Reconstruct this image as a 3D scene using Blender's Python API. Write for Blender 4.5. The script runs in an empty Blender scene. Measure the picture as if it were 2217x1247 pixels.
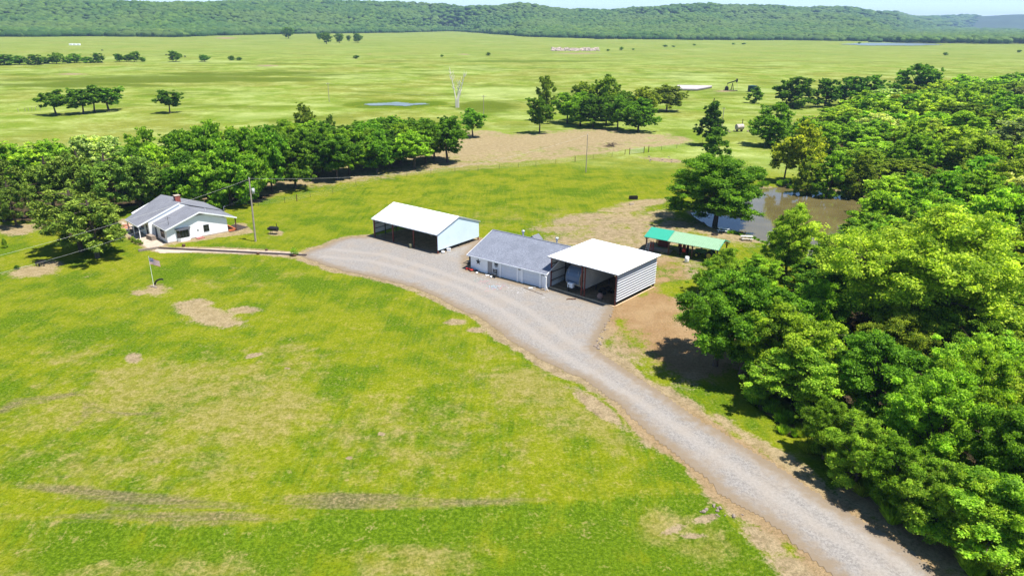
import bpy, math, random
import numpy as np
from mathutils import Matrix, Vector
R = math.radians
# ---------------------------------------------------------------- camera
H, F, CX, CY = 36.0, 1530.0, 1108.5, 623.5
PITCH, ROLL = math.atan((CY - 45) / F), R(0.6)
fwd = np.array([0, math.cos(PITCH), -math.sin(PITCH)])
_up = np.array([0, math.sin(PITCH), math.cos(PITCH)]); _rt = np.array([1., 0, 0])
rt2 = math.cos(ROLL) * _rt + math.sin(ROLL) * _up
up2 = -math.sin(ROLL) * _rt + math.cos(ROLL) * _up
sc = bpy.context.scene
col = sc.collection
cam = bpy.data.cameras.new('camera'); co = bpy.data.objects.new('camera', cam); col.objects.link(co)
cam.sensor_width = 36; cam.lens = 36 * F / 2217; cam.clip_end = 30000; cam.clip_start = 0.5
m = Matrix.Identity(4)
for i in range(3):
    m[i][0] = rt2[i]; m[i][1] = up2[i]; m[i][2] = -fwd[i]
m[2][3] = H
co.matrix_world = m
sc.camera = co
# ---------------------------------------------------------------- light
SUN_AZ, SUN_EL = -24, 69            # measured from +X towards +Y
w = bpy.data.worlds.new("World"); sc.world = w; w.use_nodes = True
nt = w.node_tree
sky = nt.nodes.new('ShaderNodeTexSky'); sky.sky_type = 'NISHITA'; sky.sun_disc = False
sky.sun_elevation = R(SUN_EL); sky.sun_rotation = R(90 - SUN_AZ); sky.air_density = 1.0; sky.dust_density = 0.0; sky.ozone_density = 6; sky.altitude = 2500
bg = nt.nodes['Background']; bg.inputs[1].default_value = 0.10
nt.links.new(sky.outputs[0], bg.inputs[0])
sl = bpy.data.lights.new('sun', 'SUN'); sl.energy = 4.8; sl.angle = R(0.5); sl.color = (1, 0.955, 0.88)
so = bpy.data.objects.new('sun', sl); col.objects.link(so)
sd_ = Vector((math.cos(R(SUN_AZ)) * math.cos(R(SUN_EL)), math.sin(R(SUN_AZ)) * math.cos(R(SUN_EL)), math.sin(R(SUN_EL))))
so.rotation_euler = sd_.to_track_quat('Z', 'Y').to_euler(); so.location = (0, 0, 200)
sc.view_settings.view_transform = 'Standard'; sc.view_settings.look = 'None'
sc.view_settings.exposure = 0.97; sc.view_settings.gamma = 1
sc.cycles.max_bounces = 6; sc.cycles.diffuse_bounces = 3; sc.cycles.glossy_bounces = 2
sc.cycles.transmission_bounces = 3; sc.cycles.volume_bounces = 0; sc.cycles.transparent_max_bounces = 6
sc.cycles.sample_clamp_indirect = 6
# ---------------------------------------------------------------- measuring
def G(x, y, z=0.):
    d = fwd * F + (x - CX) * rt2 - (y - CY) * up2
    return np.array([0, 0, H]) + d * ((H - z) / -d[2])
def proj(P):
    d = np.array(P) - np.array([0, 0, H]); k = d @ fwd
    return CX + F * (d @ rt2) / k, CY - F * (d @ up2) / k
def depth(P): return (np.array([P[0], P[1], P[2] if len(P) > 2 else 0]) - np.array([0, 0, H])) @ fwd
def z_for(P, y):
    lo, hi = -5, 60
    for _ in range(40):
        mid = (lo + hi) / 2
        if proj([P[0], P[1], mid])[1] > y: lo = mid
        else: hi = mid
    return lo
def poly(*pts): return np.array([G(x, y)[:2] for x, y in pts])
def sdpoly(P, Q):
    """signed distance (negative inside) from points P (N,2) to polygon Q"""
    n = len(P); d = np.full(n, 1e18); ins = np.zeros(n, bool)
    for i in range(len(Q)):
        a, b = Q[i], Q[(i + 1) % len(Q)]
        e = b - a; wv = P - a
        t = np.clip((wv @ e) / max(e @ e, 1e-9), 0, 1)
        d = np.minimum(d, ((wv - t[:, None] * e) ** 2).sum(1))
        c1 = (a[1] > P[:, 1]) != (b[1] > P[:, 1])
        if abs(b[1] - a[1]) > 1e-12:
            xi = (b[0] - a[0]) * (P[:, 1] - a[1]) / (b[1] - a[1]) + a[0]
            ins ^= c1 & (P[:, 0] < xi)
    return np.where(ins, -1, 1) * np.sqrt(d)
def sdline(P, Q):
    d = np.full(len(P), 1e18)
    for i in range(len(Q) - 1):
        a, b = Q[i], Q[i + 1]; e = b - a; wv = P - a
        t = np.clip((wv @ e) / max(e @ e, 1e-9), 0, 1)
        d = np.minimum(d, ((wv - t[:, None] * e) ** 2).sum(1))
    return np.sqrt(d)
def ss(a, b, x):
    t = np.clip((x - a) / (b - a), 0, 1); return t * t * (3 - 2 * t)
def vnoise(x, y, s, seed=0):
    x = x / s; y = y / s; xi = np.floor(x).astype(np.int64); yi = np.floor(y).astype(np.int64)
    fx = x - xi; fy = y - yi; fx = fx * fx * (3 - 2 * fx); fy = fy * fy * (3 - 2 * fy)
    def h(a, b):
        v = np.sin(a * 127.1 + b * 311.7 + seed * 74.7) * 43758.5453
        return v - np.floor(v)
    return (h(xi, yi) * (1 - fx) + h(xi + 1, yi) * fx) * (1 - fy) + (h(xi, yi + 1) * (1 - fx) + h(xi + 1, yi + 1) * fx) * fy
def fbm(x, y, s, seed=0, o=4):
    v = 0; a = .5; t = 0
    for k in range(o): v = v + a * vnoise(x, y, s / 2 ** k, seed + k * 7); t += a; a *= .5
    return v / t
# ---------------------------------------------------------------- mesh helpers
class MB:
    def __init__(s): s.v = []; s.f = []; s.mi = []
    def add(s, vs, fs, mi=0):
        n = len(s.v); s.v += [tuple(map(float, q)) for q in vs]; s.f += [tuple(i + n for i in q) for q in fs]; s.mi += [mi] * len(fs); return s
    def box(s, x0, x1, y0, y1, z0, z1, mi=0):
        return s.add([(x0, y0, z0), (x1, y0, z0), (x1, y1, z0), (x0, y1, z0), (x0, y0, z1), (x1, y0, z1), (x1, y1, z1), (x0, y1, z1)],
                     [(3, 2, 1, 0), (4, 5, 6, 7), (0, 1, 5, 4), (1, 2, 6, 5), (2, 3, 7, 6), (3, 0, 4, 7)], mi)
    def slab(s, q, th, mi=0):
        """q: four/more corners (x,y,z) of the top surface, th: thickness downwards"""
        n = len(q); vs = list(q) + [(a, b, c - th) for a, b, c in q]
        fs = [tuple(range(n)), tuple(range(2 * n - 1, n - 1, -1))] + [(i, i + n, (i + 1) % n + n, (i + 1) % n) for i in range(n)]
        return s.add(vs, fs, mi)
    def prism(s, prof, axis, t0, t1, mi=0):
        """profile of 2D points swept along an axis: 'x' -> (t,a,b), 'y' -> (a,t,b), 'z' -> (a,b,t)"""
        f = {'x': lambda a, b, t: (t, a, b), 'y': lambda a, b, t: (a, t, b), 'z': lambda a, b, t: (a, b, t)}[axis]
        n = len(prof); vs = [f(a, b, t0) for a, b in prof] + [f(a, b, t1) for a, b in prof]
        fs = [tuple(range(n - 1, -1, -1)), tuple(range(n, 2 * n))] + [(i, (i + 1) % n, (i + 1) % n + n, i + n) for i in range(n)]
        return s.add(vs, fs, mi)
    def tube(s, pts, rad, n=6, mi=0, caps=True):
        pts = [Vector(p) for p in pts]
        if not hasattr(rad, '__len__'): rad = [rad] * len(pts)
        vs = []; fs = []; ref = None
        for i, p in enumerate(pts):
            d = (pts[min(i + 1, len(pts) - 1)] - pts[max(i - 1, 0)]).normalized()
            if ref is None or abs(ref.dot(d)) > .95: ref = Vector((1, 0, 0)) if abs(d.x) < .8 else Vector((0, 1, 0))
            a = (ref - d * ref.dot(d)).normalized(); b = d.cross(a); ref = a
            for k in range(n):
                t = 2 * math.pi * k / n; vs.append(p + (a * math.cos(t) + b * math.sin(t)) * rad[i])
        for i in range(len(pts) - 1):
            for k in range(n):
                k2 = (k + 1) % n; fs.append((i * n + k, i * n + k2, (i + 1) * n + k2, (i + 1) * n + k))
        if caps: fs.append(tuple(range(n - 1, -1, -1))); fs.append(tuple((len(pts) - 1) * n + k for k in range(n)))
        return s.add(vs, fs, mi)
    def ball(s, c, r, mi=0, seg=10, rings=6, jit=0, rnd=None):
        if not hasattr(r, '__len__'): r = (r, r, r)
        vs = [(c[0], c[1], c[2] + r[2])]; fs = []
        for i in range(1, rings):
            th = math.pi * i / rings
            for k in range(seg):
                ph = 2 * math.pi * k / seg; j = 1 + (rnd.uniform(-jit, jit) if rnd else 0)
                vs.append((c[0] + j * r[0] * math.sin(th) * math.cos(ph), c[1] + j * r[1] * math.sin(th) * math.sin(ph), c[2] + j * r[2] * math.cos(th)))
        vs.append((c[0], c[1], c[2] - r[2])); L = len(vs) - 1
        for k in range(seg): fs.append((0, 1 + k, 1 + (k + 1) % seg)); fs.append((L, L - seg + (k + 1) % seg, L - seg + k))
        for i in range(rings - 2):
            for k in range(seg):
                a = 1 + i * seg; fs.append((a + k, a + seg + k, a + seg + (k + 1) % seg, a + (k + 1) % seg))
        return s.add(vs, fs, mi)
    def mesh(s, name, mats):
        me = bpy.data.meshes.new(name); me.from_pydata(s.v, [], s.f)
        for q in (mats if isinstance(mats, (list, tuple)) else [mats]): me.materials.append(q)
        if any(s.mi): me.polygons.foreach_set('material_index', s.mi)
        me.update(); return me
    def build(s, name, mats, parent=None, bevel=0, smooth=False, loc=None):
        o = bpy.data.objects.new(name, s.mesh(name, mats)); col.objects.link(o)
        if parent: o.parent = parent
        if loc is not None: o.location = loc
        if bevel:
            b = o.modifiers.new('bevel', 'BEVEL'); b.width = bevel; b.segments = 2; b.limit_method = 'ANGLE'
        if smooth:
            for q in o.data.polygons: q.use_smooth = True
        return o
def tag(o, label=None, cat=None, group=None, kind=None):
    if label: o['label'] = label
    if cat: o['category'] = cat
    if group: o['group'] = group
    if kind: o['kind'] = kind
    return o
def thing(name, loc, rz=0, label=None, cat=None, group=None):
    o = bpy.data.objects.new(name, None); o.empty_display_size = .3; col.objects.link(o)
    o.location = tuple(loc) if len(loc) == 3 else (loc[0], loc[1], 0); o.rotation_euler = (0, 0, rz)
    return tag(o, label, cat, group)
def fastmesh(name, V, Fq, mat, attrs=None):
    me = bpy.data.meshes.new(name); k = Fq.shape[1]
    me.vertices.add(len(V)); me.vertices.foreach_set('co', V.astype(np.float32).ravel())
    me.loops.add(Fq.size); me.loops.foreach_set('vertex_index', Fq.astype(np.int32).ravel())
    me.polygons.add(len(Fq)); me.polygons.foreach_set('loop_start', np.arange(0, Fq.size, k, dtype=np.int32))
    me.polygons.foreach_set('loop_total', np.full(len(Fq), k, np.int32))
    me.update(calc_edges=True)
    for n, a in (attrs or {}).items():
        if a.ndim == 1:
            at = me.attributes.new(n, 'FLOAT', 'POINT'); at.data.foreach_set('value', a.astype(np.float32))
        else:
            at = me.attributes.new(n, 'FLOAT_COLOR', 'POINT'); at.data.foreach_set('color', a.astype(np.float32).ravel())
    if mat: me.materials.append(mat)
    return me
def struct(name, me, kind='structure'):
    o = bpy.data.objects.new(name, me); col.objects.link(o); o['kind'] = kind; return o
# ---------------------------------------------------------------- material helpers
class NM:
    def __init__(s, name):
        s.m = bpy.data.materials.new(name); s.m.use_nodes = True; s.t = s.m.node_tree; s.b = s.t.nodes['Principled BSDF']
        s.pos = s.t.nodes.new('ShaderNodeNewGeometry').outputs['Position']
        s.obj = s.t.nodes.new('ShaderNodeTexCoord').outputs['Object']
    def n(s, typ, ins=None, **kw):
        x = s.t.nodes.new(typ)
        for k, v in kw.items(): setattr(x, k, v)
        for k, v in (ins or {}).items(): s.put(x.inputs[k], v)
        return x
    def put(s, sock, v):
        if isinstance(v, bpy.types.NodeSocket): s.t.links.new(v, sock)
        elif isinstance(v, tuple) and len(v) == 3 and sock.type == 'RGBA': sock.default_value = (*v, 1)
        else: sock.default_value = v
    def noise(s, scale, detail=3, vec=None, rough=.55, dist=0, sc3=None):
        v = vec if vec is not None else s.pos
        if sc3: v = s.n('ShaderNodeVectorMath', {0: v, 1: sc3}, operation='MULTIPLY').outputs[0]
        return s.n('ShaderNodeTexNoise', {'Vector': v, 'Scale': scale, 'Detail': detail, 'Roughness': rough, 'Distortion': dist}).outputs['Fac']
    def m_(s, op, a, b=0., c=None):
        d = {0: a, 1: b}
        if c is not None: d[2] = c
        return s.n('ShaderNodeMath', d, operation=op).outputs[0]
    def step(s, x, a, b, o0=0., o1=1.):
        return s.n('ShaderNodeMapRange', {'Value': x, 'From Min': a, 'From Max': b, 'To Min': o0, 'To Max': o1}, interpolation_type='SMOOTHSTEP').outputs[0]
    def mix(s, f, a, b, mode='MIX'):
        x = s.n('ShaderNodeMix', data_type='RGBA', blend_type=mode); s.put(x.inputs[0], f); s.put(x.inputs[6], a); s.put(x.inputs[7], b); return x.outputs[2]
    def attr(s, name):
        return s.n('ShaderNodeAttribute', attribute_name=name)
    def sep(s, c): return s.n('ShaderNodeSeparateColor', {0: c}).outputs
    def bump(s, h, strength, dist):
        s.put(s.b.inputs['Normal'], s.n('ShaderNodeBump', {'Height': h, 'Strength': strength, 'Distance': dist}).outputs[0])
    def fin(s, c=None, rough=.8, spec=.3, metal=0):
        if c is not None: s.put(s.b.inputs['Base Color'], c)
        s.put(s.b.inputs['Roughness'], rough); s.put(s.b.inputs['Specular IOR Level'], spec); s.put(s.b.inputs['Metallic'], metal); return s.m
def simple(name, c, rough=.7, metal=0, var=.18, scale=3., spec=.3, bump=0):
    q = NM(name); n1 = q.noise(scale, 4, q.obj); n2 = q.noise(scale * 7, 3, q.obj)
    f = q.m_('ADD', q.m_('MULTIPLY', n1, .65), q.m_('MULTIPLY', n2, .35))
    a = tuple(x * (1 - var) for x in c); b = tuple(min(1, x * (1 + var)) for x in c)
    cc = q.mix(q.step(f, .3, .7), a, b)
    if bump: q.bump(n2, bump, .02)
    return q.fin(cc, rough, spec, metal)
M = {}
M['white_metal'] = simple('white_metal', (.78, .79, .80), .35, 0, .04, .8)
M['white_paint'] = simple('white_paint', (.82, .83, .84), .6, 0, .06, 1.2)
M['blue_white'] = simple('pale_blue_siding', (.60, .72, .80), .45, 0, .05, .7)
M['grey_metal'] = simple('grey_metal', (.45, .46, .47), .4, 0, .1)
M['inner_panel'] = simple('unpainted_inner_panel', (.48, .49, .48), .5, 0, .12, 1)
M['red_oxide'] = simple('red_oxide_steel', (.16, .035, .022), .6, 0, .25)
M['dark_steel'] = simple('dark_steel', (.035, .028, .026), .6, 0, .3)
M['black'] = simple('black_iron', (.015, .015, .017), .5, 0, .3)
M['rubber'] = simple('black_rubber', (.02, .02, .02), .8, 0, .2)
M['glass'] = simple('dark_window_glass', (.012, .014, .017), .08, 0, .1, spec=.6)
M['grey_door'] = simple('grey_door_paint', (.28, .27, .27), .5, 0, .08)
M['dark_trim'] = simple('charcoal_trim', (.05, .055, .065), .6, 0, .15)
M['brick'] = None; M['door_panel'] = simple('recess_shade_door_panel', (.62, .66, .72), .5, 0, .05)  # door panels tinted darker and bluer to stand in for recess shade
M['wood_grey'] = simple('weathered_wood', (.30, .25, .20), .8, 0, .3, 6)
M['wood_brown'] = simple('brown_timber', (.10, .05, .03), .8, 0, .3, 6)
M['wood_pole'] = simple('pole_timber', (.32, .27, .22), .85, 0, .2, 3)
M['green_metal'] = simple('teal_green_roof', (.03, .30, .20), .4, 0, .08)
M['pale_green'] = simple('faded_green_roof', (.22, .36, .22), .45, 0, .1)
M['green_paint'] = simple('green_tractor_paint', (.02, .10, .03), .5, 0, .15)
M['yellow_paint'] = simple('yellow_paint', (.60, .48, .06), .5, 0, .12)
M['red_paint'] = simple('red_paint', (.42, .03, .02), .5, 0, .2)
M['orange_wood'] = simple('orange_stained_wood', (.50, .14, .05), .7, 0, .2, 8)
M['blue_plastic'] = simple('blue_plastic', (.03, .05, .35), .5, 0, .1)
M['stone'] = simple('pale_stone', (.24, .19, .15), .9, 0, .3, 5, bump=.4)
M['concrete'] = simple('tan_concrete', (.40, .33, .26), .9, 0, .15, 1.5)
M['bark'] = simple('bark', (.085, .062, .045), .9, 0, .35, 6, bump=.5)
M['pale_bark'] = simple('bleached_wood', (.62, .57, .50), .85, 0, .15, 6)
M['silver'] = simple('galvanised_steel', (.55, .56, .58), .35, .6, .1)
M['wire'] = simple('cable', (.42, .42, .40), .5, 0, .05)
M['trailer_blue'] = simple('slate_blue_gelcoat', (.10, .15, .23), .3, 0, .06)
M['trailer_beige'] = simple('beige_panel', (.50, .44, .34), .4, 0, .06)
M['flag_red'] = simple('flag_red', (.45, .03, .05), .8, 0, .1)
M['flag_blue'] = simple('flag_blue', (.03, .04, .20), .8, 0, .1)
M['tan_sand'] = simple('tan_sand', (.55, .40, .24), .95, 0, .2, 3)
M['mulch'] = simple('dark_mulch', (.045, .033, .030), .95, 0, .4, 8, bump=.6)
M['cow'] = simple('black_hide', (.02, .017, .015), .8, 0, .3)
M['dark_green_tank'] = simple('dark_green_tank', (.01, .05, .045), .5, 0, .2)
def mk_brick():
    q = NM('red_brick'); br = q.n('ShaderNodeTexBrick', {'Vector': q.obj, 'Color1': (.30, .06, .04), 'Color2': (.22, .05, .035), 'Mortar': (.4, .34, .3), 'Scale': 4., 'Mortar Size': .02})
    M['brick'] = q.fin(br.outputs[0], .9)
mk_brick()
def mk_shingle(name, a, b, c):
    q = NM(name)
    n1 = q.noise(9, 2, q.obj, sc3=(.6, 2.2, 2.2)); n2 = q.noise(30, 2, q.obj); n3 = q.noise(.6, 3, q.obj)
    br = q.n('ShaderNodeTexBrick', {'Vector': q.obj, 'Color1': (1, 1, 1), 'Color2': (.72, .72, .74), 'Mortar': (.55, .55, .56), 'Scale': 1.8, 'Mortar Size': .012, 'Bias': .0}).outputs[0]
    cc = q.mix(q.step(n1, .35, .65), a, b); cc = q.mix(q.step(n2, .5, .72), cc, c); cc = q.mix(.6, cc, br, 'MULTIPLY')
    cc = q.mix(q.step(n3, .3, .8, 0, .35), cc, tuple(x * .6 for x in a))
    q.bump(n1, .5, .03); return q.fin(cc, .95, .15)
M['shingle_dark'] = mk_shingle('charcoal_shingles', (.125, .14, .175), (.22, .24, .29), (.38, .40, .46))
M['shingle'] = mk_shingle('grey_shingles', (.165, .172, .195), (.215, .222, .25), (.275, .285, .32))
def mk_siding(name, c):
    q = NM(name); z = q.n('ShaderNodeSeparateXYZ', {0: q.obj}).outputs[2]
    fr = q.m_('FRACT', q.m_('MULTIPLY', z, 4.2)); ln = q.step(fr, .0, .12)
    cc = q.mix(ln, tuple(x * .72 for x in c), c); cc = q.mix(q.step(q.noise(1.5, 4, q.obj), .3, .8, 0, .18), cc, (.55, .52, .47))
    q.bump(fr, .3, .02); return q.fin(cc, .6)
M['siding'] = mk_siding('white_lap_siding', (.86, .87, .88))
# ---- leaves: object colour x per-leaf variation
def mk_leaf(name, trans=.5, rough=.45):
    q = NM(name); oi = q.n('ShaderNodeObjectInfo'); a = q.attr('tone').outputs['Fac']
    base = oi.outputs['Color']
    dark = q.mix(1., base, (.50, .60, .42), 'MULTIPLY'); lite = q.mix(1., base, (2.0, 1.7, 1.5), 'MULTIPLY')
    c = q.mix(q.step(a, 0., 1.), dark, lite)
    c = q.mix(q.m_('MULTIPLY', oi.outputs['Random'], .25), c, q.mix(1., c, (1.22, 1.05, .85), 'MULTIPLY'))
    q.fin(c, .6, .15)
    tr = q.n('ShaderNodeBsdfTranslucent', {'Color': q.mix(1., c, (1.3, 1.35, .5), 'MULTIPLY')})
    mx = q.n('ShaderNodeMixShader', {0: trans, 1: q.b.outputs[0], 2: tr.outputs[0]})
    q.t.links.new(mx.outputs[0], q.t.nodes['Material Output'].inputs['Surface']); return q.m
M['leaf'] = mk_leaf('broad_leaves'); M['needle'] = mk_leaf('pine_needles', .15, .6)
# ================================================================ SETTING
BLD_C = np.array([-8., 103.])
ROAD = poly((2240, 1330), (2034, 1242), (1990, 1198), (1879, 1132), (1768, 1065), (1706, 1021), (1626, 973), (1523, 911), (1419, 839), (1341, 787),
            (1291, 757), (1293, 745), (1314, 705), (1329, 672), (1331, 663), (1262, 645), (1191, 622), (1181, 626), (1019, 584), (1012, 560), (1044, 522), (1037, 518), (945, 545), (809, 511),
            (760, 513), (720, 523), (700, 534), (672, 541), (655, 549), (652, 556), (690, 572), (740, 587), (820, 603), (900, 624), (993, 669), (1040, 690), (1107, 740), (1190, 792), (1263, 824),
            (1341, 882), (1398, 934), (1440, 968), (1523, 1031), (1556, 1072), (1620, 1110), (1695, 1156), (1805, 1252), (1880, 1330))
POND = poly((1495, 460), (1538, 488), (1570, 500), (1625, 512), (1660, 525), (1700, 545), (1760, 560), (1820, 550), (1870, 520), (1900, 470), (1880, 430), (1830, 414), (1760, 407), (1690, 403), (1640, 406), (1600, 415), (1560, 428), (1520, 444))
PUDDLE = poly((783, 228), (800, 225), (835, 224), (862, 222), (890, 225), (925, 225), (930, 228), (900, 229), (880, 232), (840, 230), (805, 231))
CREEK = poly((1618, 845), (1640, 842), (1660, 862), (1700, 900), (1735, 935), (1715, 940), (1680, 905), (1640, 875))
FARPOND = poly((1810, 97), (1880, 94), (2000, 95), (2050, 98), (1990, 100), (1880, 100))
BANK = poly((-300, 1105), (0, 1118), (200, 1128), (470, 1140), (620, 1125), (900, 1097), (1200, 1085), (1540, 1068), (1560, 1110), (1700, 1250), (1600, 1700), (-600, 1700))
def hz(x, y):
    x = np.atleast_1d(np.asarray(x, float)); y = np.atleast_1d(np.asarray(y, float)); P = np.stack([x, y], 1)
    rs = np.full(len(P), 99.); near = (np.hypot(x, y - 90) < 140)
    rs[near] = sdpoly(P[near], ROAD)
    dB = np.hypot(x - BLD_C[0], y - BLD_C[1])
    flat = ss(3, 12, rs) * ss(26, 45, np.minimum(dB, np.hypot(x + 55, y - 118) + 5))
    h = flat * ((fbm(x, y, 25, 3) - .5) * .5 + (fbm(x, y, 6, 9) - .5) * .12)
    h += (fbm(x, y, 160, 5) - .5) * 1.2 * ss(250, 420, np.hypot(x, y))
    fg = y < 75
    b = np.full(len(P), 9.); b[fg] = sdpoly(P[fg], BANK)
    h -= ss(.3, -2.2, b) * .55 * ss(1, 7, rs)
    pn = np.hypot(x - 55, y - 130) < 60
    s = np.full(len(P), 99.); s[pn] = sdpoly(P[pn], POND)
    h = np.where(s < 4, h * ss(0, 4, s), h); h -= ss(1.0, -1.5, s) * 1.3
    c = np.full(len(P), 99.); cn = fg | ((x < 60) & (y < 90)); c[cn] = sdpoly(P[cn], CREEK)
    h = np.where(c < 3, h * ss(0, 3, c), h); h -= ss(.8, -.3, c) * .5
    return h
def hz1(x, y): return float(hz(x, y)[0])
def gp(px, py):
    q = G(px, py); return np.array([q[0], q[1], hz1(q[0], q[1])])
def ell(P, cx, cy, rx, ry, rot=0, k=1.):
    """blob from a patch seen at (cx,cy): 1 at the centre, 0 outside"""
    c = G(cx, cy)[:2]; a = G(cx + rx * math.cos(rot), cy + rx * math.sin(rot))[:2] - c; b = G(cx - ry * math.sin(rot), cy + ry * math.cos(rot))[:2] - c
    Mi = np.linalg.inv(np.stack([a, b], 1)); q = (P - c) @ Mi.T
    return ss(1.55, .25, np.hypot(q[:, 0], q[:, 1])) * k
def pin(P, Q, soft): return ss(soft, -soft, sdpoly(P, Q))
# ---- ground sheet
def make_ground():
    nr, na = 800, 620
    r = 16 * (9500 / 16) ** (np.linspace(0, 1, nr)); a = np.linspace(R(-66), R(66), na)
    Rr, A = np.meshgrid(r, a, indexing='ij'); X = (Rr * np.sin(A)).ravel(); Y = (Rr * np.cos(A)).ravel(); P = np.stack([X, Y], 1)
    Z = hz(X, Y)
    idx = np.arange(nr * na).reshape(nr, na)
    Fq = np.stack([idx[:-1, :-1], idx[:-1, 1:], idx[1:, 1:], idx[1:, :-1]], -1).reshape(-1, 4)[:, ::-1]
    N = len(P); dirt = np.zeros(N); lush = np.full(N, .3); th = np.zeros(N); pale = np.zeros(N); past = np.zeros(N); lit = np.zeros(N); pur = np.zeros(N); red = np.zeros(N)
    nz = fbm(X, Y, 3, 21, 3) - .5; nb = fbm(X, Y, 12, 31, 3) - .5
    k = (np.hypot(X, Y) < 420); Pk = P[k]; nk = nz[k]; nbk = nb[k]
    def put(arr, val):  # max-in on near points
        arr[k] = np.maximum(arr[k], val)
    rs = sdpoly(Pk, ROAD)
    w_left = .2 + 2.2 * (fbm(Pk[:, 0], Pk[:, 1], 7, 44, 3)) ** 1.5
    put(dirt, ss(w_left + .9, w_left * .2, rs + nk * 1.6) * .9)
    put(red, ss(2.5, .3, rs) * ss(72, 58, Pk[:, 1]) * .45)
    # yard of bare soil behind the sheds and beside the drive
    yard = poly((1185, 530), (1150, 500), (1170, 480), (1228, 462), (1300, 462), (1400, 455), (1450, 448), (1480, 478), (1560, 500), (1640, 522), (1600, 535), (1570, 528), (1500, 560), (1580, 600), (1640, 680), (1650, 800), (1590, 815), (1540, 805), (1470, 815), (1430, 812), (1370, 790), (1300, 760), (1330, 660))
    put(dirt, pin(Pk, yard, 4.0) * .66 + 0 * nk)
    put(dirt, ell(Pk, 1390, 560, 60, 60, 0, .8)); put(dirt, ell(Pk, 1400, 660, 90, 80, .2, .95)); put(dirt, ell(Pk, 1480, 760, 110, 60, .3, .95)); put(dirt, ell(Pk, 1560, 505, 90, 22, .2, .9))
    put(dirt, ell(Pk, 1250, 490, 60, 22, 0, .7)); put(dirt, ell(Pk, 1360, 500, 80, 30, 0, .75))
    put(red, ell(Pk, 1400, 670, 100, 110, 0, .8)); put(red, ell(Pk, 1500, 760, 130, 75, .3, .9)); put(dirt, ell(Pk, 1480, 750, 120, 75, .3, 1.1)); put(dirt, ell(Pk, 1400, 700, 70, 60, .5, 1.0)); put(red, ell(Pk, 1440, 600, 60, 60, 0, .7)); put(red, ell(Pk, 1660, 900, 80, 120, .7, .3))
    dirt[k] *= 1 - ell(Pk, 1480, 625, 50, 18, 0, .85); dirt[k] *= 1 - ell(Pk, 1390, 630, 26, 14, -.4, .6); dirt[k] *= 1 - ell(Pk, 1440, 590, 30, 12, 0, .4); dirt[k] *= 1 - ell(Pk, 1380, 725, 30, 30, 0, .35)
    for e in ((75, 587, 62, 15, -.1), (110, 572, 35, 8, 0), (337, 628, 42, 15, 0), (300, 634, 20, 8, 0), (455, 680, 85, 26, .25), (430, 660, 40, 14, 0), (520, 672, 40, 9, 0), (25, 497, 60, 12, 0), (60, 492, 60, 8, 0), (598, 505, 18, 6, 0), (1395, 440, 70, 9, -.1),
              (1350, 455, 60, 8, 0), (1300, 470, 60, 8, 0), (1640, 522, 30, 5, 0), (985, 697, 30, 8, 0), (1030, 715, 28, 6, 0), (1660, 1170, 80, 30, .5), (1740, 1240, 110, 40, .6), (1600, 1100, 55, 26, .5), (1530, 1120, 30, 9, -.1), (1460, 1135, 36, 9, -.3), (1500, 1150, 40, 8, 0),
              (825, 936, 9, 4, 0), (755, 988, 9, 5, 0), (550, 770, 22, 5, -.2), (621, 797, 10, 3, 0), (290, 776, 22, 14, 0), (1290, 880, 90, 18, .6), (700, 385, 100, 10, -.1), (1435, 346, 60, 5, .1)):
        put(dirt, ell(Pk, *e, .9))
    for e in ((75, 587, 70, 20), (337, 628, 50, 20), (455, 678, 95, 32), (1380, 450, 120, 26), (598, 505, 22, 9), (30, 495, 80, 14), (1570, 505, 60, 12)):
        put(pale, ell(Pk, e[0], e[1], e[2], e[3], 0, 1))
    strip = poly((1520, 895), (1560, 895), (1740, 1000), (1790, 1045), (1800, 1075), (1770, 1068), (1700, 1018)); put(dirt, pin(Pk, strip, 1.0) * .85); put(pale, pin(Pk, strip, 1) * .6)
    strip2 = poly((1990, 1198), (1850, 1100), (1800, 1060), (1850, 1040), (2000, 1120), (2217, 1170), (2217, 1240), (2034, 1242)); put(dirt, pin(Pk, strip2, 1.2) * .85); put(red, pin(Pk, strip2, 2) * .5)
    # cleared field beyond the fence
    field = poly((1000, 283), (1055, 279), (1110, 288), (1180, 286), (1240, 281), (1290, 276), (1330, 281), (1400, 286), (1480, 296), (1512, 304), (1490, 316), (1400, 322), (1300, 336), (1100, 356), (940, 372), (820, 384), (700, 400), (560, 432), (430, 455), (380, 430), (560, 380), (800, 330))
    fs = sdpoly(Pk, field); put(dirt, ss(1.5, -4, fs + nbk * 4) * .68); put(pale, ss(2, -3, fs) * .75)
    core = poly((1010, 285), (1100, 292), (1290, 280), (1450, 295), (1400, 310), (1150, 330), (1000, 345), (900, 362), (820, 370), (900, 330)); put(dirt, pin(Pk, core, 12) * .95)
    band = poly((430, 458), (560, 432), (700, 402), (940, 375), (1240, 350), (1420, 326), (1520, 318), (1500, 300), (1300, 330), (900, 365), (560, 400), (400, 430)); put(th, pin(Pk, band, 2.5) * .85)
    path = sdline(Pk, poly((262, 478), (300, 515), (345, 540), (420, 541), (540, 545), (660, 553))); put(dirt, ss(2.6, .8, path) * .9); put(pale, ss(3, .5, path))
    hs = sdpoly(Pk, poly((262, 500), (330, 540), (364, 529), (540, 503), (520, 485), (492, 498))); put(dirt, ss(1.4, .2, hs) * .9); put(pale, ss(2, 0, hs))
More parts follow.
